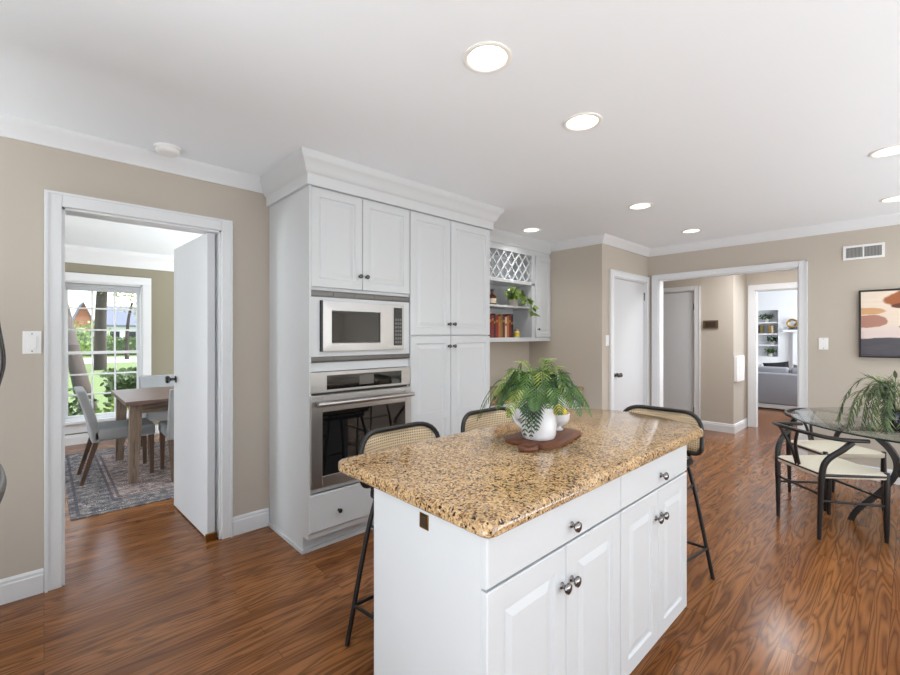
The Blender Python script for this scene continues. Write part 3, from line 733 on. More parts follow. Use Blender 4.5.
bm = NB(); box(bm, wx0, wx1, yo + .004, yb - .004, wz0, wz1); mk('window', bm, M['black_glass'], od, True)
bm = NB(); tube(bm, [(1.185, YF - .085, .923), (1.905, YF - .085, .923)], .0145, 14); tube(bm, [(1.25, YF - .036, .923), (1.25, YF - .085, .923)], .010, 10); tube(bm, [(1.85, YF - .036, .923), (1.85, YF - .085, .923)], .010, 10)
mk('handle', bm, M['steel'], od, True, 50)

# ------------------------------------------------------------------ tall pantry cabinet
pc = thing('pantry_cabinet', 'tall white pantry cabinet with four doors right of the oven', 'cabinet', (2.36, 2.8, 0))
X0, X1 = 1.9255, 2.79
bm = NB(); box(bm, X0, X1, YF, 3.235, .10, 2.30); mk('carcass', bm, M['cabinet'], pc, True)
bm = NB(); box(bm, X0, X1, YF + .065, 3.235, 0, .10); box(bm, X0, X1, YF + .053, YF + .065, 0, .022); mk('toe_kick', bm, M['cabinet'], pc, True)
for x0, x1, kx in ((1.928, 2.326, 2.302), (2.330, 2.788, 2.356)):
    bm = NB(); front(bm, x0, x1, 1.340, 2.238, YF, FT, stile=.055); dr = mk('door', bm, M['cabinet'], pc, True); add_knob(dr, kx, 1.425)
    bm = NB(); front(bm, x0, x1, .112, 1.332, YF, FT, stile=.055); dr = mk('door', bm, M['cabinet'], pc, True); add_knob(dr, kx, 1.253)
    bm = NB(); box(bm, x0 + .055, x1 - .055, YF - FT - .001, YF - FT + .006, .70, .76, .002); mk('middle_rail', bm, M['cabinet'], dr, True)
# crown over both tall cabinets
CC = [(0, 2.24), (.022, 2.24), (.022, 2.30), (.028, 2.308), (.036, 2.314), (.046, 2.335), (.066, 2.375), (.082, 2.392), (.086, CEIL), (0, CEIL)]
bm = sweep(NB(), [(2.79, 3.235), (2.79, YF - FT), (1.16, YF - FT), (1.16, 3.10)], [(o, z) for o, z in CC])
struct('trim_9', bm, M['cabinet'], 'stepped white crown moulding on the tall cabinets', 'crown moulding', smooth=40)

# ------------------------------------------------------------------ desk nook: wall cabinet, desk, granite top
YN = 2.95
wc = thing('wall_cabinet', 'white wall cabinet with wine lattice and open shelves above the desk', 'cabinet', (3.6, 3.1, 1.27))
bm = NB(); X0, X1 = 2.795, 4.395
box(bm, X0, X0 + .018, YN, 3.24, 1.30, 2.34); box(bm, X1 - .018, X1, YN, 3.24, 1.30, 2.34); box(bm, 4.045, 4.105, YN, 3.24, 1.30, 2.34)
box(bm, X0 + .018, X1 - .018, 3.225, 3.24, 1.30, 2.34)
box(bm, X0, X1, YN - .012, 3.24, 1.268, 1.312, .003); box(bm, X0 + .018, X1 - .018, YN, 3.225, 1.905, 1.925); box(bm, X0, X1, YN - .004, 3.225, 2.25, 2.34)
mk('carcass', bm, M['cabinet'], wc, True)
bm = NB(); box(bm, X0 + .018, 4.045, YN + .02, 3.225, 1.638, 1.660, .002); mk('shelf', bm, M['cabinet'], wc, True)
bm = NB(); front(bm, 4.108, 4.392, 1.315, 2.246, YN, FT, stile=.05); dr = mk('door', bm, M['cabinet'], wc, True); mk('knob', knob_bm(4.135, YN - FT, 1.405, .013), M['pewter'], dr, True, 40)
bm = NB(); lz0, lz1, lx0, lx1 = 1.925, 2.25, X0 + .018, 4.045; h = lz1 - lz0; wdt = .007
def strip(xa, xb, yy):               # slat from (xa, lz0) to (xb, lz1), clipped
    n_ = abs(xb - xa); d = Vector((xb - xa, h)).normalized(); p = Vector((-d.y, d.x)) * wdt
    t0, t1 = 0.0, 1.0
    lo, hi = lx0 + .006, lx1 - .006
    for lim, sgn in ((lo, 1), (hi, -1)):
        f0, f1 = (xa - lim) * sgn, (xb - lim) * sgn
        if f0 < 0 and f1 < 0: return
        if f0 < 0: t0 = max(t0, f0 / (f0 - f1))
        if f1 < 0: t1 = min(t1, f0 / (f0 - f1))
    if t1 - t0 < .03: return
    A = Vector((xa, lz0)).lerp(Vector((xb, lz1)), t0); B = Vector((xa, lz0)).lerp(Vector((xb, lz1)), t1)
    q = [(A - p), (B - p), (B + p), (A + p)]
    hexa(bm, [(v.x, yy, v.y) for v in q], [(v.x, yy + .012, v.y) for v in q])
for k in range(-3, 14):
    xa = lx0 + k * .125
    strip(xa, xa + .27, YN + .004); strip(xa + .27, xa, YN + .016)
setp(mk('wine_lattice', bm, M['cabinet'], wc, True), 'white crisscross wine lattice')
bm = NB(); box(bm, lx0, lx1, YN - .003, YN + .03, 2.238, 2.25); box(bm, lx0, lx1, YN - .003, YN + .03, 1.925, 1.94); mk('lattice_rail', bm, M['cabinet'], wc, True)
bm = sweep(NB(), [(4.395, YN - .004), (2.795, YN - .004)], [(0, 2.30), (.012, 2.30), (.018, 2.325), (.04, 2.37), (.06, 2.392), (.064, CEIL), (0, CEIL)])
struct('trim_10', bm, M['cabinet'], 'white crown moulding over the wine lattice', 'crown moulding', smooth=40)

dk = thing('desk_cabinet', 'white built-in desk base between pantry cabinet and pantry wall', 'desk', (3.6, 2.9, 0))
bm = NB(); box(bm, 2.80, 2.82, 2.54, 3.24, 0, .72); box(bm, 4.37, 4.39, 2.54, 3.24, 0, .72); box(bm, 2.82, 4.37, 3.20, 3.24, 0, .72); box(bm, 3.75, 3.77, 2.54, 3.2, 0, .72); box(bm, 2.82, 4.37, 2.54, 3.2, .55, .57); mk('carcass', bm, M['cabinet'], dk, True)
for x0, x1 in ((2.80, 3.755), (3.765, 4.39)):
    bm = NB(); front(bm, x0 + .003, x1 - .003, .575, .715, 2.54, FT, False); dr = mk('drawer', bm, M['cabinet'], dk, True); mk('knob', knob_bm((x0 + x1) / 2, 2.52, .645), M['pewter'], dr, True, 40)
bm = NB(); front(bm, 3.77, 4.388, .10, .565, 2.54, FT); dr = mk('door', bm, M['cabinet'], dk, True); mk('knob', knob_bm(3.82, 2.52, .50), M['pewter'], dr, True, 40)
bm = NB(); slab(bm, [(2.795, 2.50), (4.395, 2.50), (4.395, 3.245), (2.795, 3.245)], [(.721, .004), (.727, 0), (.755, 0), (.761, .005)])
setp(mk('desk_countertop', bm, M['granite'], None, False, None, (3.6, 2.9, .721)), 'gold granite countertop on the built-in desk in the nook', 'countertop')

# things on the nook shelves
def book(x, h, d, t, mat, lb, lean=0.0, z=1.3125):
    bm = NB(); y0 = 3.03
    box(bm, -t / 2, -t / 2 + .003, y0, y0 + d, 0, h); box(bm, t / 2 - .003, t / 2, y0, y0 + d, 0, h); box(bm, -t / 2, t / 2, y0 - .003, y0, 0, h)
    o = thing('cookbook', lb, 'book', (x, y0, z), 0, 'books on the lower nook shelf')
    mk('cover', bm, M[mat], o); o.children[0].data.transform(Matrix.Translation((0, -y0, 0)))
    bm = NB(); box(bm, -t / 2 + .003, t / 2 - .003, 0.0, d - .006, .004, h - .004); mk('pages', bm, M['label_paper'], o)
    bm = NB(); box(bm, -t / 2 + .004, t / 2 - .004, -.0042, -.003, h * (.55 + .2 * ((x * 37) % 1)), h * (.66 + .2 * ((x * 37) % 1))); mk('spine_label', bm, M['gold'] if mat != 'book_cream' else M['book_red'], o)
BK = [('book_maroon', .25, .040, 'maroon cookbook at the left end of the shelf row'), ('book_red', .24, .034, 'bright red cookbook second from the left on the nook shelf'), ('book_dark', .255, .028, 'thin dark cookbook between two red ones'),
      ('book_red', .245, .045, 'thick red cookbook with cream label on the nook shelf'), ('book_orange', .23, .036, 'orange cookbook in the middle of the nook shelf'), ('book_olive', .25, .032, 'olive cookbook right of the orange one'),
      ('book_maroon', .235, .038, 'maroon cookbook right of the olive one'), ('book_cream', .225, .030, 'cream cookbook near the right of the shelf row'), ('book_orange', .24, .034, 'orange cookbook right of the cream one'),
      ('book_red', .25, .030, 'red cookbook next to the dark end book'), ('book_dark', .26, .045, 'dark cookbook at the right end of the shelf row')]
bx = 3.40
for mt, h_, t_, lb in BK:
    book(bx + t_ / 2, h_, .17, t_, mt, lb); bx += t_ + .0015
t = thing('spice_jar', 'small jar with yellow label beside the cookbooks', 'jar', (3.92, 3.07, 1.3125))
bm = NB(); lathe(bm, [(0, 0), (.034, 0), (.036, .004), (.036, .06), (.028, .072), (0, .072)], 20); mk('jar_body', bm, M['label_paper'], t, smooth=40)
bm = NB(); lathe(bm, [(0, .072), (.03, .072), (.03, .09), (0, .09)], 20); mk('lid', bm, M['gold'], t, smooth=40)
bm = NB(); lathe(bm, [(.0362, .012), (.0368, .012), (.0368, .05), (.0362, .05)], 20); mk('jar_label', bm, M['lemon'], t)
t = thing('syrup_bottle', 'amber bottle with pale label on the upper nook shelf', 'bottle', (3.51, 3.08, 1.6605))
bm = NB(); lathe(bm, [(0, 0), (.042, 0), (.045, .006), (.045, .085), (.035, .105), (.016, .12), (.016, .15), (0, .15)], 20); mk('bottle_body', bm, M['amber'], t, smooth=40)
bm = NB(); lathe(bm, [(.0452, .02), (.0458, .02), (.0458, .07), (.0452, .07)], 20); mk('bottle_label', bm, M['label_paper'], t)
bm = NB(); lathe(bm, [(0, .15), (.018, .15), (.018, .17), (0, .17)], 16); mk('cap', bm, M['dark_plastic'], t)

def leaf_quad(bm, p, d, n, l, w, fold=.15, tipdrop=.0, heart=False):
    d = d.normalized(); s = d.cross(n)
    if s.length < 1e-4: s = d.cross(Vector((1, 0, 0)))
    s.normalize(); n2 = s.cross(d).normalized()
    if heart: st = [(0, .0), (.06, .42), (.22, .52), (.5, .42), (.8, .17), (1, 0)]
    else: st = [(0, .02), (.25, .42), (.5, .5), (.75, .34), (1, 0)]
    mid = [bm.verts.new(p + d * (a * l) - Vector((0, 0, tipdrop * a * a * l))) for a, b in st]
    lf = [bm.verts.new(p + d * (a * l) + s * (b * w) + n2 * (fold * b * w) - Vector((0, 0, tipdrop * a * a * l))) for a, b in st[1:-1]]
    rt = [bm.verts.new(p + d * (a * l) - s * (b * w) + n2 * (fold * b * w) - Vector((0, 0, tipdrop * a * a * l))) for a, b in st[1:-1]]
    for side, flip in ((lf, False), (rt, True)):
        ch = [mid[0]] + side + [mid[-1]]
        for i in range(len(ch) - 1):
            vs = []
            for v in (mid[i], mid[i + 1], ch[i + 1], ch[i]):
                if v not in vs: vs.append(v)
            if len(vs) >= 3: bm.faces.new(vs[::-1] if flip else vs)

po = thing('potted_pothos', 'trailing pothos in a pale pot on the upper nook shelf', 'potted plant', (3.80, 3.03, 1.6605))
bm = NB(); lathe(bm, [(0, 0), (.055, 0), (.066, .10), (.068, .105), (.060, .105), (.056, .09), (0, .09)], 24); mk('pot', bm, M['pot_grey'], po, smooth=40)
rr = random.Random(3)
for k in range(7):
    vt = [(0, 0, .09), (.03 * math.cos(k), -.03, .14), (.05 * math.cos(k * 1.7), -.07, .13), (.04 * math.cos(k * 1.7) + .06, -.13 - .01 * (k % 3), .06), (.09 + .015 * k % 3, -.15, -.02 - .025 * (k % 4))]
    if k < 3: vt = [(0, 0, .09), (-.05 - .03 * k, -.02, .15), (-.12 - .03 * k, -.05, .15 + .01 * k)]
    P = smooth_path(vt, 5); bm = NB(); tube(bm, P, .002, 5)
    for i, p in enumerate(P[2:]):
        if i % 2 == k % 2: continue
        a = rr.uniform(0, 6.28); d = Vector((math.cos(a), -.45 + math.sin(a) * .4, math.sin(a * 1.7) * .6 - .25)).normalized()
        leaf_quad(bm, p + d * .02, d, Vector((.2 * math.cos(a), -1, .5)), rr.uniform(.055, .085), rr.uniform(.05, .07), .25, .2, True)
    mk('vine', bm, M['pothos'], po)
# ------------------------------------------------------------------ island
ic = thing('island_cabinet', 'white island base cabinet with raised panel doors and long drawers', 'cabinet', (1.46, .95, 0))
X0, X1, IY0, IY1, IZ = .779, 2.141, .72, 1.19, .853
for xa in (X0, X1 - .018):
    bm = NB(); prism(bm, [(IY0, .10), (IY0 + .06, .10), (IY0 + .06, 0), (IY1, 0), (IY1, IZ), (IY0, IZ)], xa, xa + .018, T=lambda a, b, c: (c, a, b)); mk('end_panel', bm, M['cabinet'], ic, True)
bm = NB(); box(bm, X0 + .018, X1 - .018, IY1 - .018, IY1, 0, IZ); box(bm, X0 + .018, X1 - .018, IY0, IY1 - .018, .10, .118); box(bm, X0 + .018, X1 - .018, IY0, IY1 - .018, .80, IZ); box(bm, 1.475, 1.493, IY0, IY1 - .018, .118, .80)
mk('carcass', bm, M['cabinet'], ic, True)
bm = NB(); box(bm, X0 + .018, X1 - .018, IY0 + .06, IY0 + .075, 0, .10); mk('toe_kick', bm, M['cabinet'], ic, True)
for x0, x1 in ((.7805, 1.481), (1.487, 2.1405)):
    bm = NB(); front(bm, x0, x1, .721, .848, IY0, FT, False); dr = mk('drawer', bm, M['cabinet'], ic, True)
    kx = 1.160 if x0 < 1 else 1.838
    mk('knob', knob_bm(kx, IY0 - FT, .768, .0165), M['chrome'], dr, True, 40)
for x0, x1, kx in ((.7805, 1.1295, 1.106), (1.1325, 1.481, 1.158), (1.487, 1.812, 1.787), (1.815, 2.1405, 1.842)):
    bm = NB(); front(bm, x0, x1, .103, .714, IY0, FT, stile=.058); dr = mk('door', bm, M['cabinet'], ic, True)
    mk('knob', knob_bm(kx, IY0 - FT, .606, .0165), M['chrome'], dr, True, 40)
ot = thing('outlet_bracket', 'small worn brass outlet bracket under the counter edge on island end panel', 'outlet', (.779, .935, .80))
bm = NB(); box(bm, .776, .7785, .916, .954, .796, .8385, .001); mk('plate', bm, M['brass'], ot, True)
bm = NB(); box(bm, .7735, .776, .922, .948, .803, .834, .001); mk('socket', bm, M['plaque_dark'], ot, True)

outline = [(.757, .675)] + [(2.295, .672)] + [(2.37, .755), (2.425, .86), (2.465, .98), (2.480, 1.08), (2.475, 1.18), (2.45, 1.28), (2.40, 1.365)] + [(2.33, 1.416), (.757, 1.416)]
pl = round_poly(outline, [.035, .03, 0, 0, 0, 0, 0, 0, 0, .03, .05], 5)
bm = NB(); slab(bm, pl, [(.854, .010), (.857, .004), (.862, 0), (.884, 0), (.890, .003), (.894, .009), (.895, .014)])
setp(mk('island_countertop', bm, M['granite'], None, False, 30, (1.55, 1.05, .854)), 'speckled gold granite countertop with bowed end on the white island', 'countertop')

# ------------------------------------------------------------------ rattan counter stools (local: faces -y, back at +y)
def make_stool(label, loc, rz):
    t = thing('counter_stool', label, 'stool', loc, rz, 'cane back counter stools around the island')
    # back frame: rounded rectangle, gently wrapped
    W, Z0, Z1, YB = .226, .68, .902, .195
    ol = round_poly([(-W, Z0), (W, Z0), (W, Z1), (-W, Z1)], [.05, .05, .11, .11], 7)
    wrap = lambda x, z: Vector((x, YB + (z - Z0) * .10 - .9 * x * x, z))
    bm = NB(); tube(bm, [wrap(p.x, p.y) for p in ol], .0125, 10, closed=True, flat=.9); mk('back_frame', bm, M['black_metal'], t, smooth=60)
    bm = NB(); n = 12; inn = offset_poly([(p.x, p.y) for p in ol], .011)
    # cane panel: strips in z
    xs = [(-W + .011) + (2 * W - .022) * i / 24 for i in range(25)]
    def ext(x):
        z0, z1 = [], []
        m = len(inn)
        for i in range(m):
            a, b = inn[i], inn[(i + 1) % m]
            if (a.x - x) * (b.x - x) <= 0 and abs(a.x - b.x) > 1e-9:
                z0.append(a.y + (b.y - a.y) * (x - a.x) / (b.x - a.x))
        return (min(z0), max(z0)) if z0 else ((Z0 + Z1) / 2, (Z0 + Z1) / 2)
    cols = []
    for x in xs:
        a, b = ext(max(-W + .0112, min(W - .0112, x)))
        cols.append([bm.verts.new(wrap(x, a + (b - a) * k / 6)) for k in range(7)])
    for A, B in zip(cols, cols[1:]):
        for k in range(6): bm.faces.new((A[k], B[k], B[k + 1], A[k + 1]))
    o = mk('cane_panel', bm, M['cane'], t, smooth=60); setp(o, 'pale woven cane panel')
    so = o.modifiers.new('thick', 'SOLIDIFY'); so.thickness = .004; so.offset = 0
    so_ = round_poly([(-.20, -.20), (.20, -.20), (.19, .185), (-.19, .185)], [.09, .09, .07, .07], 6)
    bm = NB(); slab(bm, so_, [(.632, .006), (.636, 0), (.655, 0), (.660, .006)]); mk('seat_frame', bm, M['black_metal'], t, smooth=40)
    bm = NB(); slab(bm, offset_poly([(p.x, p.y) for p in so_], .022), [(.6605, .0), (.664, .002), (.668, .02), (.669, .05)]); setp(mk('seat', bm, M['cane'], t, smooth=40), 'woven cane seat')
    feet = [(-.268, .205, 1), (.268, .205, 1), (-.205, -.225, 0), (.205, -.225, 0)]
    for fx, fy, back in feet:
        k = .57 if back else .62
        pts = smooth_path([(fx * k, fy * .72, .634), (fx * (k + .04), fy * .76, .585), (fx * (k + .16), fy * .86, .42), (fx, fy, 0)], 5)
        bm = NB(); tube(bm, pts, .0105, 10); mk('leg', bm, M['black_metal'], t, smooth=60)
    for s in (-1, 1):
        bm = NB(); tube(bm, smooth_path([(s * .15, .172, .640), (s * .155, .182, .662), wrap(s * .16, .678)], 4), .009, 8); mk('back_support', bm, M['black_metal'], t, smooth=60)
    for (a, b, z) in ((0, 1, .165), (0, 2, .165), (1, 3, .165), (2, 3, .24)):
        A, B = feet[a], feet[b]
        f = lambda q: Vector((q[0] * (1 - .40 * z / .63), q[1] * (1 - .22 * z / .63), z))
        bm = NB(); tube(bm, [f(A), f(B)], .0075, 8); mk('footrest_bar', bm, M['black_metal'], t, smooth=60)
    for s in (-1, 1):
        bm = NB(); tube(bm, [(s * .178, .166, .505), (s * .180, -.172, .505)], .006, 8); mk('side_brace', bm, M['black_metal'], t, smooth=60)
    return t
make_stool('black framed cane back counter stool nearest the camera, in front of the wall oven', (1.222, 1.462, 0), 0)
make_stool('black framed cane back counter stool behind the fern, in front of the pantry cabinet', (1.865, 1.485, 0), 0)
make_stool('black framed cane back counter stool at the bowed far end of the island', (2.465, 1.005, 0), -PI / 2 + .03)

# ------------------------------------------------------------------ on the island: board, fern, bowl, lemon
ZC = .8952
def rot2(pts, a, c): return [(c[0] + x * math.cos(a) - y * math.sin(a), c[1] + x * math.sin(a) + y * math.cos(a)) for x, y in pts]
ba = math.radians(11)
cb = thing('cutting_board', 'dark walnut cutting board with ring handle on the granite', 'cutting board', (1.568, 1.078, ZC), ba)
bm = NB(); slab(bm, round_poly([(-.175, -.115), (.175, -.115), (.175, .115), (-.175, .115)], [.07, .05, .05, .05], 6), [(0, .006), (.004, 0), (.014, 0), (.018, .005)]); mk('board', bm, M['board'], cb, smooth=40)
bm = NB(); R_ = Vector((-.218, -.028, .0)); P = [(R_.x + .030 * math.cos(a * PI / 12), R_.y + .030 * math.sin(a * PI / 12), .0105) for a in range(24)]
tube(bm, P, .010, 8, closed=True); box(bm, -.195, -.160, -.043, -.013, .003, .0165, .003); mk('ring_handle', bm, M['board'], cb, smooth=60)
zb = ZC + .0185
fp = thing('potted_fern', 'green fern spilling from a white ceramic pitcher on the cutting board', 'potted plant', (1.498, 1.058, zb))
bm = NB(); lathe(bm, [(0, 0), (.058, 0), (.066, .004), (.071, .02), (.072, .06), (.068, .09), (.060, .105), (.059, .13), (.062, .152), (.064, .156), (.059, .156), (.055, .13), (.056, .115), (0, .115)], 36); mk('pitcher', bm, M['ceramic'], fp, smooth=50)
lft = Vector((-SA, CA, 0))
bm = NB(); tube(bm, smooth_path([lft * .058 + Vector((0, 0, .143)), lft * .088 + Vector((0, 0, .150)), lft * .105 + Vector((0, 0, .115)), lft * .095 + Vector((0, 0, .07)), lft * .068 + Vector((0, 0, .045))], 6), .0085, 10); mk('handle', bm, M['ceramic'], fp, smooth=60)
def frond(base_, az, reach, rise, drop, mat, n=17, wmax=.046, parent=fp, rr=random):
    d = Vector((math.cos(az), math.sin(az), 0))
    pts = smooth_path([base_, base_ + d * reach * .28 + Vector((0, 0, rise * .75)), base_ + d * reach * .62 + Vector((0, 0, rise)), base_ + d * reach * .88 + Vector((0, 0, rise * .55 - drop * .4)), base_ + d * reach + Vector((0, 0, rise * .2 - drop))], 8)
    bm = NB(); m = len(pts); tube(bm, pts, [.0022 * (1 - .6 * i / m) for i in range(m)], 5)
    side0 = Vector((-d.y, d.x, 0))
    for i in range(n):
        f = .16 + .83 * i / n; q = f * (m - 1); k = int(q); p = pts[k].lerp(pts[min(k + 1, m - 1)], q - k)
        tg = (pts[min(k + 1, m - 1)] - pts[max(k - 1, 0)]).normalized()
        up = side0.cross(tg); up = up if up.z > 0 else -up
        l = wmax * (math.sin(PI * min(1, (f - .1) * .95 + .18)) ** .8) * rr.uniform(.85, 1.1) + .006
        for s in (-1, 1):
            dd = (side0 * s + tg * .75 - up * .10 + Vector((0, 0, -.12))).normalized()
            leaf_quad(bm, p, dd, up, l, .0068, .1, .15)
    mk('frond', bm, mat, parent)
rr = random.Random(11)
FB = Vector((0, 0, .135))
right, fwd = Vector((SA, -CA, 0)), Vector((CA, SA, 0))
def azv(r, f): v = right * r + fwd * f; return math.atan2(v.y, v.x)
for i in range(46):
    a = 2 * PI * i / 46 * 1.0 + rr.uniform(-.15, .15)
    tier = i % 3
    mt = (M['fern'], M['fern_dark'], M['fern'], M['fern_lime'], M['fern'])[i % 5]
    frond(FB + Vector((math.cos(a), math.sin(a), 0)) * .03, a, (.17, .13, .19)[tier] * rr.uniform(.8, 1.05), (.105, .14, .085)[tier] * rr.uniform(.85, 1.1), (.01, -.02, .035)[tier] * rr.uniform(.5, 1.2), mt, rr=rr)
for rx, fx, rc, ri, dr_ in ((-1, -.1, .25, .09, .07), (-1, .25, .26, .10, .10), (-.55, -1, .10, .035, .125), (-.3, -1, .10, .05, .10), (-.8, -1, .12, .045, .12), (1, -.2, .17, .12, .02), (1, .1, .18, .10, .04), (1, -.5, .15, .10, .02), (.4, -.9, .11, .09, .0), (.1, -1, .10, .08, -.01), (.9, .4, .16, .16, -.05), (-.4, .3, .12, .18, -.06), (.2, .2, .1, .19, -.10), (-.9, -.3, .2, .15, -.02)):
    frond(FB, azv(rx, fx), rc, ri, dr_, M['fern_dark'] if fx <= -.8 else (M['fern'] if ri < .12 else M['fern_lime']), rr=rr)

bl = thing('footed_bowl', 'small white footed bowl behind the fern pitcher on the board', 'bowl', (1.690, 1.098, zb))
bm = NB(); lathe(bm, [(0, 0), (.030, 0), (.031, .004), (.020, .010), (.024, .018), (.048, .030), (.058, .052), (.060, .074), (.0565, .075), (.054, .054), (.042, .036), (0, .03)], 36); mk('bowl_body', bm, M['ceramic'], bl, smooth=50)
lm = thing('lemon', 'yellow lemon heaped in the small white bowl', 'fruit', (1.690, 1.098, zb + .0305))
bm = NB(); lathe(bm, [(0, -.050), (.008, -.047), (.016, -.043), (.030, -.032), (.038, -.015), (.039, .0), (.036, .018), (.026, .034), (.014, .044), (.007, .050), (0, .052)], 24)
bm.transform(Matrix.Translation((.003, 0, .044)) @ Matrix.Rotation(PI / 2, 4, 'Y') @ Matrix.Rotation(.5, 4, 'X')); mk('lemon_flesh', bm, M['lemon'], lm, smooth=60)
bm = NB(); tube(bm, [(.045, -.018, .052), (.056, -.020, .058)], .004, 7); mk('stem_tip', bm, M['stem'], lm)

# ------------------------------------------------------------------ breakfast table and chairs
TX, TY = 4.25, -.17
tb = thing('glass_table', 'round glass top table on a curved black base at right', 'table', (TX, TY, 0))
bm = NB(); lathe(bm, [(0, .733), (.793, .733), (.798, .735), (.798, .743), (.793, .745), (0, .745)], 72); mk('table_top', bm, [M['table_glass']], tb, smooth=30); setp(tb.children[0], 'round clear glass top')
bm = NB(); lathe(bm, [(.794, .7335), (.8005, .7345), (.8005, .7435), (.794, .7445)], 72); mk('glass_edge', bm, M['glass_edge'], tb.children[0], smooth=60)
for k in range(5):
    a = math.radians(86 + 72 * k); d = Vector((math.cos(a), math.sin(a), 0)); s = Vector((-d.y, d.x, 0))
    P = smooth_path([d * .47 + Vector((0, 0, 0)), d * .43 + Vector((0, 0, .09)), d * .30 + Vector((0, 0, .27)), d * .235 + Vector((0, 0, .42)), d * .27 + Vector((0, 0, .55)), d * .40 + Vector((0, 0, .68)), d * .50 + Vector((0, 0, .732))], 6)
    bm = NB(); rings = []
    for i, p in enumerate(P):
        tg = (P[min(i + 1, len(P) - 1)] - P[max(i - 1, 0)]).normalized(); nn = s.cross(tg); hw, ht = .026, .018
        if i in (0, len(P) - 1): nn = d * (1 if nn.dot(d) > 0 else -1)
        rings.append([bm.verts.new(p + s * u * hw + nn * v * ht) for u, v in ((-1, -1), (1, -1), (1, 1), (-1, 1))])
    bm.faces.new(rings[0][::-1]); bm.faces.new(rings[-1])
    for A, B in zip(rings, rings[1:]):
        for q in range(4): bm.faces.new((A[q], A[(q + 1) % 4], B[(q + 1) % 4], B[q]))
    mk('leg', bm, M['black_wood'], tb, smooth=35)
bm = NB()
for z in (.385, .455): lathe(bm, [(.205, z), (.235, z), (.235, z + .03), (.205, z + .03), (.205, z)], 40)
mk('binding_ring', bm, M['black_wood'], tb, smooth=40)

def make_chair(label, cx, cy, face):
    """wishbone chair, local +x is the way it faces"""
    t = thing('wishbone_chair', label, 'chair', (cx, cy, 0), face, 'wishbone chairs at the glass table')
    bm = NB(); so_ = round_poly([(-.20, -.20), (.215, -.235), (.215, .235), (-.20, .20)], .025, 4)
    slab(bm, so_, [(.405, .006), (.412, 0), (.440, 0), (.446, .012)]); setp(mk('seat', bm, M['cord'], t, smooth=50), 'cream woven cord seat')
    for s in (-1, 1):
        P = smooth_path([(-.195, s * .185, 0), (-.192, s * .19, .22), (-.188, s * .20, .44), (-.165, s * .215, .53), (-.10, s * .245, .60), (-.045, s * .258, .655)], 5)
        n = len(P); bm = NB(); tube(bm, P, [.011 + .0075 * min(1, i / (n * .35)) for i in range(n)], 10); mk('leg', bm, M['black_wood'], t, smooth=60)
        bm = NB(); tube(bm, [(.20, s * .222, 0), (.20, s * .222, .12), (.20, s * .222, .30), (.20, s * .222, .452)], [.011, .016, .018, .015], 10); mk('leg', bm, M['black_wood'], t, smooth=60)
        bm = NB(); tube(bm, [(-.192, s * .19, .255), (.20, s * .222, .235)], .0085, 8); mk('stretcher', bm, M['black_wood'], t, smooth=60)
        bm = NB(); tube(bm, [(-.19, s * .195, .425), (.20, s * .224, .425)], .0125, 8); mk('seat_rail', bm, M['black_wood'], t, smooth=60)
    for x, hw, z in ((-.192, .19, .295), (.20, .222, .275)):
        bm = NB(); tube(bm, [(x, -hw, z), (x, hw, z)], .0085, 8); mk('stretcher', bm, M['black_wood'], t, smooth=60)
    for x, hw in ((-.19, .195), (.20, .222)):
        bm = NB(); tube(bm, [(x, -hw, .43), (x, hw, .43)], .0125, 8); mk('seat_rail', bm, M['black_wood'], t, smooth=60)
    P = smooth_path([(.04, -.272, .665), (-.05, -.268, .668), (-.15, -.245, .675), (-.235, -.165, .688), (-.268, 0, .695), (-.235, .165, .688), (-.15, .245, .675), (-.05, .268, .668), (.04, .272, .665)], 6)
    bm = NB(); tube(bm, P, .0155, 12, flat=.85); mk('arm_rail', bm, M['black_wood'], t, smooth=60)
    bm = NB()
    for s in (-1, 1):
        tube(bm, smooth_path([(-.19, s * .012, .43), (-.215, s * .016, .53), (-.235, s * .035, .60), (-.258, s * .085, .688)], 5), .0105, 8, flat=1.0)
    mk('wishbone_splat', bm, M['black_wood'], t, smooth=60)
    return t
make_chair('black wishbone chair with cream cord seat, in front at the glass table', 3.975, .405, -PI / 4)
make_chair('black wishbone chair with cream cord seat on the far side of the glass table', 4.635, .44, YAW + PI)

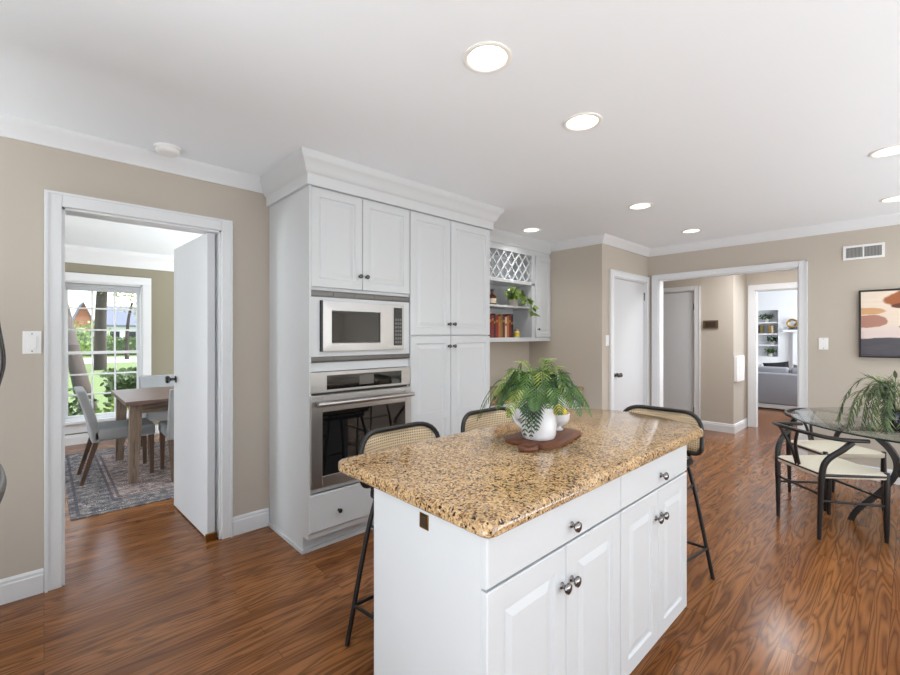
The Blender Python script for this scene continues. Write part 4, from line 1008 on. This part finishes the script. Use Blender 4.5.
pp = thing('trailing_plant', 'drooping long leaved plant in a navy pot on the glass table', 'potted plant', (3.90, .065, .7455))
bm = NB(); lathe(bm, [(0, 0), (.05, 0), (.062, .02), (.070, .07), (.066, .11), (.060, .12), (.056, .12), (.058, .09), (0, .085)], 28); setp(mk('pot', bm, M['navy'], pp, smooth=50), 'dark navy glazed pot')
rr = random.Random(5)
for k in range(24):
    a = azv(-1 + rr.uniform(-.3, 2.4) * (k % 3) * .5, rr.uniform(-.8, .8)); d = Vector((math.cos(a), math.sin(a), 0))
    rc = rr.uniform(.12, .33); hi = rr.uniform(.14, .24); end = rr.uniform(-.06, .10) - .085
    end = max(end, -.07)
    P = smooth_path([(0, 0, .085), d * rc * .22 + Vector((0, 0, .085 + hi * .8)), d * rc * .55 + Vector((0, 0, .085 + hi)), d * rc * .85 + Vector((0, 0, .085 + hi * .55)), d * rc + Vector((0, 0, .09 + end))], 6)
    bm = NB(); tube(bm, P, .0018, 5)
    for i in range(5, len(P)):
        tg = (P[i] - P[i - 1]).normalized()
        for s in (-1, 1):
            dd = (tg * 1.0 + Vector((-d.y, d.x, 0)) * s * rr.uniform(.4, 1.1) + Vector((0, 0, rr.uniform(-.7, .1)))).normalized()
            ln = min(rr.uniform(.05, .09), max(.02, (P[i].z - .003) / max(.2, -dd.z) if dd.z < 0 else .09))
            leaf_quad(bm, P[i], dd, Vector((d.x * .3, d.y * .3, 1)), ln, .0075, .15, .0)
    mk('stem', bm, M['willow_dark'] if k % 3 == 0 else M['willow'], pp)
bm = NB(); P = smooth_path([(0, 0, .085), (.005, .005, .25), right * -.0 + Vector((0, 0, .33))], 6); tube(bm, P, .002, 5)
leaf_quad(bm, Vector((0, 0, .32)), Vector((-.1, .1, 1)), Vector((1, 0, 0)), .055, .02); leaf_quad(bm, Vector((0, 0, .27)), right + Vector((0, 0, .45)), Vector((0, 0, 1)), .08, .028)
mk('stem', bm, M['willow_dark'], pp)

# ------------------------------------------------------------------ far wall: painting, vent, switch
pa = thing('abstract_painting', 'black framed abstract landscape painting on the far wall', 'painting', (5.555, .335, 1.133))
PW, PH = .92, .622
bm = NB(); e = .012
box(bm, 5.55, 5.588, .335 - e, .335, 1.133, 1.133 + PH); box(bm, 5.55, 5.588, .335 - PW, .335 - PW + e, 1.133, 1.133 + PH); box(bm, 5.55, 5.588, .335 - PW + e, .335 - e, 1.133, 1.133 + e); box(bm, 5.55, 5.588, .335 - PW + e, .335 - e, 1.133 + PH - e, 1.133 + PH); mk('frame', bm, M['frame_black'], pa, True)
bm = NB(); box(bm, 5.558, 5.586, .335 - PW + e + .004, .335 - e - .004, 1.133 + e + .004, 1.133 + PH - e - .004); setp(mk('canvas', bm, M['painting'], pa, True), 'canvas of cream, rust and charcoal shapes')

vn = thing('wall_vent', 'white air return vent high on the far wall above the painting', 'vent', (5.59, .304, 2.12))
y0, y1, z0, z1 = .163, .446, 2.052, 2.186
bm = NB()
for a in ((y0, y1, z0, z0 + .02), (y0, y1, z1 - .02, z1), (y0, y0 + .02, z0 + .02, z1 - .02), (y1 - .02, y1, z0 + .02, z1 - .02), ((y0 + y1) / 2 - .006, (y0 + y1) / 2 + .006, z0 + .02, z1 - .02)): box(bm, 5.578, 5.589, *a, .002)
mk('frame', bm, M['plate'], vn, True)
bm = NB(); box(bm, 5.5865, 5.589, y0 + .02, y1 - .02, z0 + .02, z1 - .02); mk('backing', bm, M['vent_dark'], vn, True)
for h0, h1 in ((y0 + .022, (y0 + y1) / 2 - .007), ((y0 + y1) / 2 + .007, y1 - .022)):
    bm = NB(); n = 12
    for k in range(n):
        yy = h0 + (h1 - h0) * (k + .5) / n; box(bm, 5.580, 5.5862, yy - .0022, yy + .0022, z0 + .021, z1 - .021)
    mk('grille', bm, M['grille'], vn, True)

def switch(label, cx, cy, cz, face, w_=.072, h_=.116, rocker=True, name='light_switch', cat='light switch'):
    t = thing(name, label, cat, (cx, cy, cz))
    bm = NB(); d = .006
    if face == '-x': B = lambda u0, u1, v0, v1, e0, e1, bv: box(bm, cx - e1, cx - e0, cy + u0, cy + u1, cz + v0, cz + v1, bv)
    else: B = lambda u0, u1, v0, v1, e0, e1, bv: box(bm, cx + u0, cx + u1, cy - e1, cy - e0, cz + v0, cz + v1, bv)
    B(-w_ / 2, w_ / 2, -h_ / 2, h_ / 2, .0005, d, .002); mk('plate', bm, M['plate'], t, True)
    bm = NB()
    if rocker: B(-.017, .017, -.034, .034, d, d + .004, .0015)
    mk('rocker', bm, M['plate'], t, True)
    bm = NB()
    for s in (-1, 1): B(-.003, .003, s * .045 - .003, s * .045 + .003, d, d + .001, 0)
    mk('screw', bm, M['chrome'], t, True)
switch('white light switch left of the dining room doorway', -.045, 3.105, 1.302, '-y', .070, .116)
switch('white light switch on the far wall between opening and painting', 5.59, .589, 1.255, '-x', .072, .116)
switch('white light switch beside the pantry door casing', 4.515, 2.287, 1.28, '-y', .07, .116)

# ------------------------------------------------------------------ hall: plaque and intercom
bp = thing('wall_plaque', 'small brown framed plaque on the hall wall beside the door', 'plaque', (6.84, 1.925, 1.488))
bm = NB(); box(bm, 6.822, 6.8395, 1.832, 2.022, 1.432, 1.545, .003); mk('frame', bm, M['brown_plaque'], bp, True)
bm = NB(); box(bm, 6.818, 6.822, 1.862, 1.992, 1.452, 1.525, .001); mk('face', bm, M['plaque_dark'], bp, True)
it = thing('intercom_panel', 'white wall phone panel on the hall corner left of the living room doorway', 'wall panel', (7.03, 1.652, .86))
bm = NB(); box(bm, 6.865, 7.235, 1.612, 1.6515, .70, 1.05, .006); mk('case', bm, M['plate'], it, True)
bm = NB(); box(bm, 6.95, 7.13, 1.606, 1.612, .82, .93, .002); mk('speaker_grille', bm, M['plate'], it, True)
# ------------------------------------------------------------------ dining room
rg = mk('rug', (lambda b: (slab(b, round_poly([(-1.45, -1.15), (1.45, -1.15), (1.45, 1.15), (-1.45, 1.15)], .01, 2), [(0.0005, .0), (.007, 0), (.009, .004)]), b)[1])(NB()), M['rug'])
rg.location = (1.59, 5.29, 0); WM[rg.name] = Matrix.Translation(rg.location)
setp(rg, 'faded vintage patterned rug under the dining table', 'rug')
ZR = .0095
dt = thing('dining_table', 'dark greyed wood dining table seen through the left doorway', 'table', (1.45, 5.28, ZR))
bm = NB(); TX0, TX1, TY0, TY1 = .52, 2.40, 4.72, 5.84
box(bm, TX0, TX1, TY0, TY1, .712, .75, .004); mk('table_top', bm, M['table_top'], dt, True)
bm = NB(); box(bm, TX0 + .10, TX1 - .10, TY0 + .06, TY0 + .08, .63, .712); box(bm, TX0 + .10, TX1 - .10, TY1 - .08, TY1 - .06, .63, .712); box(bm, TX0 + .07, TX0 + .09, TY0 + .10, TY1 - .10, .63, .712); box(bm, TX1 - .09, TX1 - .07, TY0 + .10, TY1 - .10, .63, .712); mk('apron', bm, M['table_wood'], dt, True)
for sx in (0, 1):
    for sy in (0, 1):
        tx = TX0 + .085 if sx == 0 else TX1 - .085; ty = TY0 + .085 if sy == 0 else TY1 - .085
        ox = -.02 if sx == 0 else .02; oy = -.02 if sy == 0 else .02
        bm = NB(); a, b = .046, .034
        hexa(bm, [(tx + ox - b, ty + oy - b, ZR), (tx + ox + b, ty + oy - b, ZR), (tx + ox + b, ty + oy + b, ZR), (tx + ox - b, ty + oy + b, ZR)], [(tx - a, ty - a, .712), (tx + a, ty - a, .712), (tx + a, ty + a, .712), (tx - a, ty + a, .712)])
        mk('leg', bm, M['leg_wood'], dt, True)
def dining_chair(label, x, y, face):
    """upholstered chair, local +x is the way it faces"""
    t = thing('dining_chair', label, 'chair', (x, y, ZR), face, 'upholstered chairs at the dining table')
    bm = NB(); box(bm, -.20, .27, -.235, .235, .37, .475, .022, 3); mk('seat', bm, M['fabric'], t, smooth=60)
    P = [(-.17, .36), (-.185, .48), (-.215, .62), (-.255, .76), (-.28, .84)]
    bm = NB(); R = []
    for xx, z in P:
        R.append([bm.verts.new((xx - .035, -.235, z)), bm.verts.new((xx + .035, -.235, z)), bm.verts.new((xx + .035, .235, z)), bm.verts.new((xx - .035, .235, z))])
    bm.faces.new(R[0][::-1]); bm.faces.new(R[-1])
    for A, B in zip(R, R[1:]):
        for i in range(4): bm.faces.new((A[i], A[(i + 1) % 4], B[(i + 1) % 4], B[i]))
    o = mk('backrest', bm, M['fabric'], t, smooth=50); bv = o.modifiers.new('soft', 'BEVEL'); bv.width = .016; bv.segments = 3; bv.limit_method = 'ANGLE'; bv.angle_limit = math.radians(50)
    for s in (-1, 1):
        for fx, tx in ((-.275, -.17), (.245, .24)):
            bm = NB(); a, b = .020, .015
            hexa(bm, [(fx - b, s * .205 - b, 0), (fx + b, s * .205 - b, 0), (fx + b, s * .205 + b, 0), (fx - b, s * .205 + b, 0)], [(tx - a, s * .205 - a, .375), (tx + a, s * .205 - a, .375), (tx + a, s * .205 + a, .375), (tx - a, s * .205 + a, .375)])
            mk('leg', bm, M['chair_leg'], t)
    return t
dining_chair('grey upholstered dining chair at the near left end of the table by the window', .515, 5.225, 0)
dining_chair('grey upholstered dining chair at the near side, partly hidden by the open white door', 1.062, 4.855, PI / 2)
dining_chair('grey upholstered dining chair on the far side of the table against the wall', 1.06, 6.02, -PI / 2)

# ------------------------------------------------------------------ living room
sf = thing('sofa', 'low grey sofa seen from behind through the far doorway', 'sofa', (9.95, 1.6, 0))
bm = NB(); box(bm, 9.705, 10.40, .55, 2.75, .10, .40, .02); mk('base', bm, M['sofa'], sf, True)
bm = NB(); box(bm, 9.50, 9.70, .55, 2.75, .10, .655, .03, 3); mk('back', bm, M['sofa'], sf, True, 60)
bm = NB(); box(bm, 9.515, 10.38, .57, 2.73, .03, .10); setp(mk('plinth', bm, M['pillow_light'], sf, True), 'pale plinth rail')
for y0, y1 in ((.62, 1.475), (1.495, 2.70)):
    bm = NB(); box(bm, 9.71, 9.90, y0, y1, .42, .755, .05, 4); mk('back_cushion', bm, M['sofa'], sf, True, 70)
    bm = NB(); box(bm, 9.91, 10.39, y0, y1, .405, .50, .03, 3); mk('seat_cushion', bm, M['sofa'], sf, True, 70)
for s in (.56, 2.74):
    for xx in (9.56, 10.33):
        bm = NB(); box(bm, xx - .02, xx + .02, s - .0 - (.02 if s > 1 else -.02) - .02, s - (.02 if s > 1 else -.02) + .02, 0, .031); mk('foot', bm, M['black_wood'], sf, True)
def pillow(label, y, mat, rz, z=.506, sz=.18, tilt=-.3, x=10.03):
    bm = NB(); n = 8; V = {}
    for side in (-1, 1):
        for i in range(n + 1):
            for j in range(n + 1):
                u, v = i / n * 2 - 1, j / n * 2 - 1
                if side == 1 and (i in (0, n) or j in (0, n)): V[side, i, j] = V[-1, i, j]; continue
                th = .07 * (1 - u * u) ** .5 * (1 - v * v) ** .5
                V[side, i, j] = bm.verts.new((side * th, u * sz * (1 - .08 * (1 - v * v)) , v * sz * .8 * (1 - .08 * (1 - u * u))))
        for i in range(n):
            for j in range(n):
                q = [V[side, i, j], V[side, i + 1, j], V[side, i + 1, j + 1], V[side, i, j + 1]]
                bm.faces.new(q if side == 1 else q[::-1])
    bm.transform(Matrix.Rotation(rz, 4, 'X') @ Matrix.Rotation(tilt, 4, 'Y'))
    mz = min(v.co.z for v in bm.verts); bm.transform(Matrix.Translation((0, 0, -mz)))
    o = mk('throw_pillow', bm, M[mat], None, False, 70); o.location = (x, y, z); WM[o.name] = Matrix.Translation((x, y, z)); setp(o, label, 'pillow', 'throw pillows on the sofa')
pillow('pale throw pillow at the left on the sofa back', 2.14, 'pillow_light', .1)
pillow('charcoal throw pillow in the middle of the sofa back', 1.72, 'pillow_dark', -.12, sz=.20)
pillow('mid grey throw pillow at the right on the sofa back', 1.33, 'pillow_grey', .15, sz=.165)

ns = thing('niche_shelves', 'built-in white shelf niche on the living room wall', 'shelf', (12.15, 2.5, NZ0))
for z in (1.09, 1.345, 1.605):
    bm = NB(); box(bm, 12.02, 12.298, NY0 + .002, NY1 - .002, z, z + .03); mk('shelf', bm, M['white_wall'], ns, True)
def niche_plant(label, y, z, r, mat):
    t = thing('shelf_plant', label, 'potted plant', (12.14, y, z), 0, 'plants in the shelf niche')
    bm = NB(); lathe(bm, [(0, 0), (.04, 0), (.05, .06), (.044, .06), (0, .05)], 14); mk('pot', bm, M['pot_grey'], t)
    bm = NB(); q = random.Random(int(y * 100 + z * 10))
    for _ in range(60):
        p = Vector((q.uniform(-.4, .4) * r, q.uniform(-1, 1) * r, .07 + q.uniform(0, .75) * r)); leaf_quad(bm, p, Vector((q.uniform(-1, 1), q.uniform(-1, 1), q.uniform(-.2, 1))), Vector((-1, 0, .3)), r * .55, r * .25)
    mk('leaves', bm, M[mat], t)
niche_plant('dark leafy plant on the top niche shelf', 2.28, 1.636, .11, 'willow_dark')
niche_plant('round dark plant on the third niche shelf down', 2.16, 1.121, .10, 'fern_dark')
niche_plant('low green plant on the bottom of the niche', 2.20, .851, .10, 'fern')
for k, (y, mt, lb) in enumerate(((2.405, 'book_dark', 'dark book at the left on the second niche shelf'), (2.36, 'book_olive', 'olive book second from the left on the second niche shelf'), (2.20, 'gold', 'gold toned book upright on the second niche shelf'), (2.155, 'book_cream', 'cream book beside the gold toned one on the niche shelf'))):
    t = thing('shelf_book', lb, 'book', (12.12, y, 1.376), 0, 'books in the shelf niche')
    bm = NB(); box(bm, -.08, .08, -.018, -.014, 0, .19 - .012 * (k % 2)); box(bm, -.08, .08, .014, .018, 0, .19 - .012 * (k % 2)); box(bm, -.084, -.08, -.018, .018, 0, .19 - .012 * (k % 2)); mk('cover', bm, M[mt], t)
    bm = NB(); box(bm, -.079, .076, -.0138, .0138, .004, .172); mk('pages', bm, M['label_paper'], t)

fpz = thing('fireplace', 'white fireplace surround with mantel shelf in the living room', 'fireplace', (11.9, 1.2, 0))
bm = NB(); box(bm, 11.86, 11.999, .45, .62, 0, 1.40); box(bm, 11.86, 11.999, 1.62, 1.76, 0, 1.40); box(bm, 11.86, 11.999, .62, 1.62, 1.18, 1.40); box(bm, 11.845, 11.86, 1.60, 1.615, .0, 1.20); mk('surround', bm, M['trim'], fpz, True)
bm = NB(); box(bm, 11.80, 11.999, .35, 1.92, 1.40, 1.455, .005); mk('mantel_shelf', bm, M['trim'], fpz, True)
bm = NB(); box(bm, 11.985, 11.999, .62, 1.62, 0, 1.18); setp(mk('firebox', bm, M['black_metal'], fpz, True), 'black firebox opening')
vs = thing('ring_sculpture', 'gold and dark ring sculpture standing on the mantel', 'sculpture', (11.9, 1.74, 1.4555))
bm = NB(); box(bm, -.04, .04, -.10, .10, 0, .03, .004); mk('sculpture_base', bm, M['black_metal'], vs)
bm = NB(); tube(bm, [(0, .03 + .085 * math.cos(a * PI / 14), .135 + .085 * math.sin(a * PI / 14)) for a in range(28)], .022, 8, closed=True); mk('ring', bm, M['gold'], vs, smooth=60)
bm = NB(); tube(bm, [(.0, -.07 + .05 * math.cos(a * PI / 10), .10 + .05 * math.sin(a * PI / 10)) for a in range(20)], .018, 8, closed=True); mk('ring', bm, M['plaque_dark'], vs, smooth=60)

# ------------------------------------------------------------------ garden and street outside the dining window
GZ = -.35
bm = NB(); V = [bm.verts.new(p) for p in ((-40, 7.3, GZ), (60, 7.3, GZ), (60, 90, GZ), (-40, 90, GZ))]; bm.faces.new(V); r = bmesh.ops.extrude_face_region(bm, geom=bm.faces[:])
for v in [g for g in r['geom'] if isinstance(g, bmesh.types.BMVert)]: v.co.z -= .2
struct('lawn', bm, M['lawn'], 'green front lawn outside the dining room window', 'lawn')
bm = NB(); box(bm, -40, 60, 33, 41, GZ, GZ + .012); struct('street', bm, M['asphalt'], 'pale street beyond the lawn', 'street')
def foliage(bm, c, rad, n, size, seed, shell=.55):
    q = random.Random(seed); c = Vector(c)
    for _ in range(n):
        while True:
            v = Vector((q.uniform(-1, 1), q.uniform(-1, 1), q.uniform(-1, 1)))
            if .05 < v.length <= 1: break
        v = v.normalized() * (shell + (1 - shell) * q.random() ** .6)
        p = c + Vector((v.x * rad[0], v.y * rad[1], v.z * rad[2]))
        if p.z < GZ + .02: continue
        d = Vector((q.uniform(-1, 1), q.uniform(-1, 1), q.uniform(-1, 1)))
        leaf_quad(bm, p, d, v + Vector((0, 0, .3)), size * q.uniform(.7, 1.3), size * .6)
def boxfoliage(bm, x0, x1, y0, y1, z0, z1, n, size, seed):
    q = random.Random(seed)
    for _ in range(n):
        p = Vector((q.uniform(x0, x1), q.uniform(y0, y1), q.uniform(z0, z1))); k = q.randrange(3)
        if k == 0: p.y = y0 + q.uniform(0, .06)
        elif k == 1: p.z = z1 - q.uniform(0, .06)
        leaf_quad(bm, p, Vector((q.uniform(-1, 1), q.uniform(-1, 1), q.uniform(-1, 1))), Vector((0, -1, .6)), size * q.uniform(.7, 1.3), size * .6)
def hedge(name, label, x0, x1, y0, y1, z1, n, size, mat, seed, group=None):
    t = thing(name, label, 'hedge', ((x0 + x1) / 2, (y0 + y1) / 2, GZ), 0, group)
    bm = NB(); boxfoliage(bm, x0, x1, y0, y1, GZ + .02, z1, n, size, seed); mk('leaves', bm, M[mat], t, True)
    bm = NB(); box(bm, x0 + .08, x1 - .08, y0 + .08, y1 - .08, GZ, z1 - .10); mk('inner_twigs', bm, M['hedge'], t, True)
hedge('clipped_hedge', 'dark clipped hedge outside the window, nearest to the glass', .75, 3.2, 9.0, 9.9, .70, 2600, .075, 'hedge', 1)
hedge('clipped_hedge', 'long low dark hedge far across the lawn', -2, 14, 44.5, 45.6, 1.0, 1500, .30, 'hedge', 2)
def shrub(label, c, rad, n, size, mat, seed):
    t = thing('garden_shrub', label, 'shrub', (c[0], c[1], GZ), 0, 'shrubs outside the dining window')
    bm = NB(); foliage(bm, c, rad, n, size, seed, .3); mk('leaves', bm, M[mat], t, True)
    bm = NB(); tube(bm, [(c[0], c[1], GZ), (c[0] + .02, c[1], c[2])], .02, 6); mk('stem', bm, M['bark'], t, True)
shrub('bright yellow green shrub just below the dining window', (.92, 8.1, .08), (.40, .35, .36), 520, .075, 'shrub', 3)
shrub('dark green shrub at the lower left of the dining window', (.25, 8.9, .12), (.38, .35, .42), 520, .075, 'hedge', 4)
shrub('dark green shrub at the lower right of the dining window', (1.75, 8.25, .05), (.40, .35, .32), 420, .07, 'hedge', 14)
x, y = at(80, 24); shrub('tall light green bush beside the leaning trunk', (x, y, 1.1), (1.5, 1.2, 1.1), 700, .20, 'shrub', 5)
def tree(label, pts, rads, crowns, seed, leafsize, n):
    t = thing('garden_tree', label, 'tree', pts[0], 0, 'trees outside the dining window')
    bm = NB(); P = smooth_path(pts, 4); m = len(P); tube(bm, P, [rads[0] + (rads[1] - rads[0]) * i / (m - 1) for i in range(m)], 12); mk('trunk', bm, M['bark'], t, True, 60)
    bm = NB()
    for i, (c, rad) in enumerate(crowns): foliage(bm, c, rad, n, leafsize, seed + i, .2)
    mk('crown', bm, M['treeleaf'], t, True)
x, y = at(100.5, 21); x2, y2 = at(102, 21)
tree('large upright tree in the middle of the window view', [(x, y, GZ), (x, y, 1.5), (x2, y2, 3.4), (x2 + .2, y2, 6)], (  .26, .19), [((x2 + 1, y2, 4.2), (3.2, 2, 1.0)), ((x2 - .5, y2, 6), (3.5, 2.5, 1.5))], 21, .22, 500)
x, y = at(89, 9.6); x2, y2 = at(72, 10.2); x3, y3 = at(60, 11)
tree('leaning tree trunk at the left of the window view', [(x, y, GZ), (x - .1, y, .1), (x2, y2, 1.05), (x3, y3, 2.3), (x3 - .4, y3, 4)], (.17, .11), [((x3 + .6, y3 + .4, 3.3), (1.6, 1.0, .7))], 31, .16, 420)
x, y = at(127, 30)
tree('slim young tree at the right of the window view', [(x, y, GZ), (x, y, 1.2), (x + .1, y, 2.6), (x + .3, y, 3.6)], (.13, .06), [((x + .6, y, 3.9), (1.5, 1.2, 1.3)), ((x + 1.2, y, 2.9), (1.0, .8, .8))], 41, .15, 260)
# houses across the street
def house(label, x0, x1, y0, y1, h, ridge, wallm, roofm, gable_front):
    t = thing('house', label, 'house', ((x0 + x1) / 2, (y0 + y1) / 2, GZ), 0, 'houses across the street')
    bm = NB(); box(bm, x0, x1, y0, y1, GZ, GZ + h)
    xm, ym = (x0 + x1) / 2, (y0 + y1) / 2; z = GZ + h
    if gable_front: prism(bm, [(x0, z), (x1, z), (xm, z + ridge)], y0, y1, T=lambda a, b, c: (a, c, b))
    else: prism(bm, [(y0, z), (y1, z), (ym, z + ridge)], x0, x1, T=lambda a, b, c: (c, a, b))
    mk('walls', bm, M[wallm], t, True)
    bm = NB(); o = .4; th = .18
    if gable_front:
        for s in (-1, 1):
            xe = x0 - o if s < 0 else x1 + o; ze = z - ridge * o / (xm - x0)
            prism(bm, [(xe, ze), (xm, z + ridge), (xm, z + ridge + th), (xe, ze + th)], y0 - o, y1 + o, T=lambda a, b, c: (a, c, b))
    else:
        for s in (-1, 1):
            ye = y0 - o if s < 0 else y1 + o; ze = z - ridge * o / (ym - y0)
            prism(bm, [(ye, ze), (ym, z + ridge), (ym, z + ridge + th), (ye, ze + th)], x0 - o, x1 + o, T=lambda a, b, c: (c, a, b))
    mk('roof', bm, M[roofm], t, True)
    for k in range(2):
        wx = x0 + (x1 - x0) * (.28 + .44 * k); bm = NB()
        box(bm, wx - .55, wx + .55, y0 - .06, y0, GZ + .9, GZ + 2.2, .02); f = mk('house_window', bm, M['siding'], t, True)
        bm = NB(); box(bm, wx - .45, wx + .45, y0 - .08, y0 - .06, GZ + 1.0, GZ + 2.1); mk('pane', bm, M['dark_window'], f, True)
xa, ya = at(72, 48); xb, yb = at(96, 48)
house('orange brick gabled house across the street', xa, xb, ya + .5, ya + 8, 3.0, 2.3, 'brick', 'roof', True)
xa, ya = at(104, 50); xb, yb = at(146, 50)
house('long white house with slate blue roof across the street', xa, xb, ya, ya + 8, 2.9, 2.2, 'siding', 'roof', False)
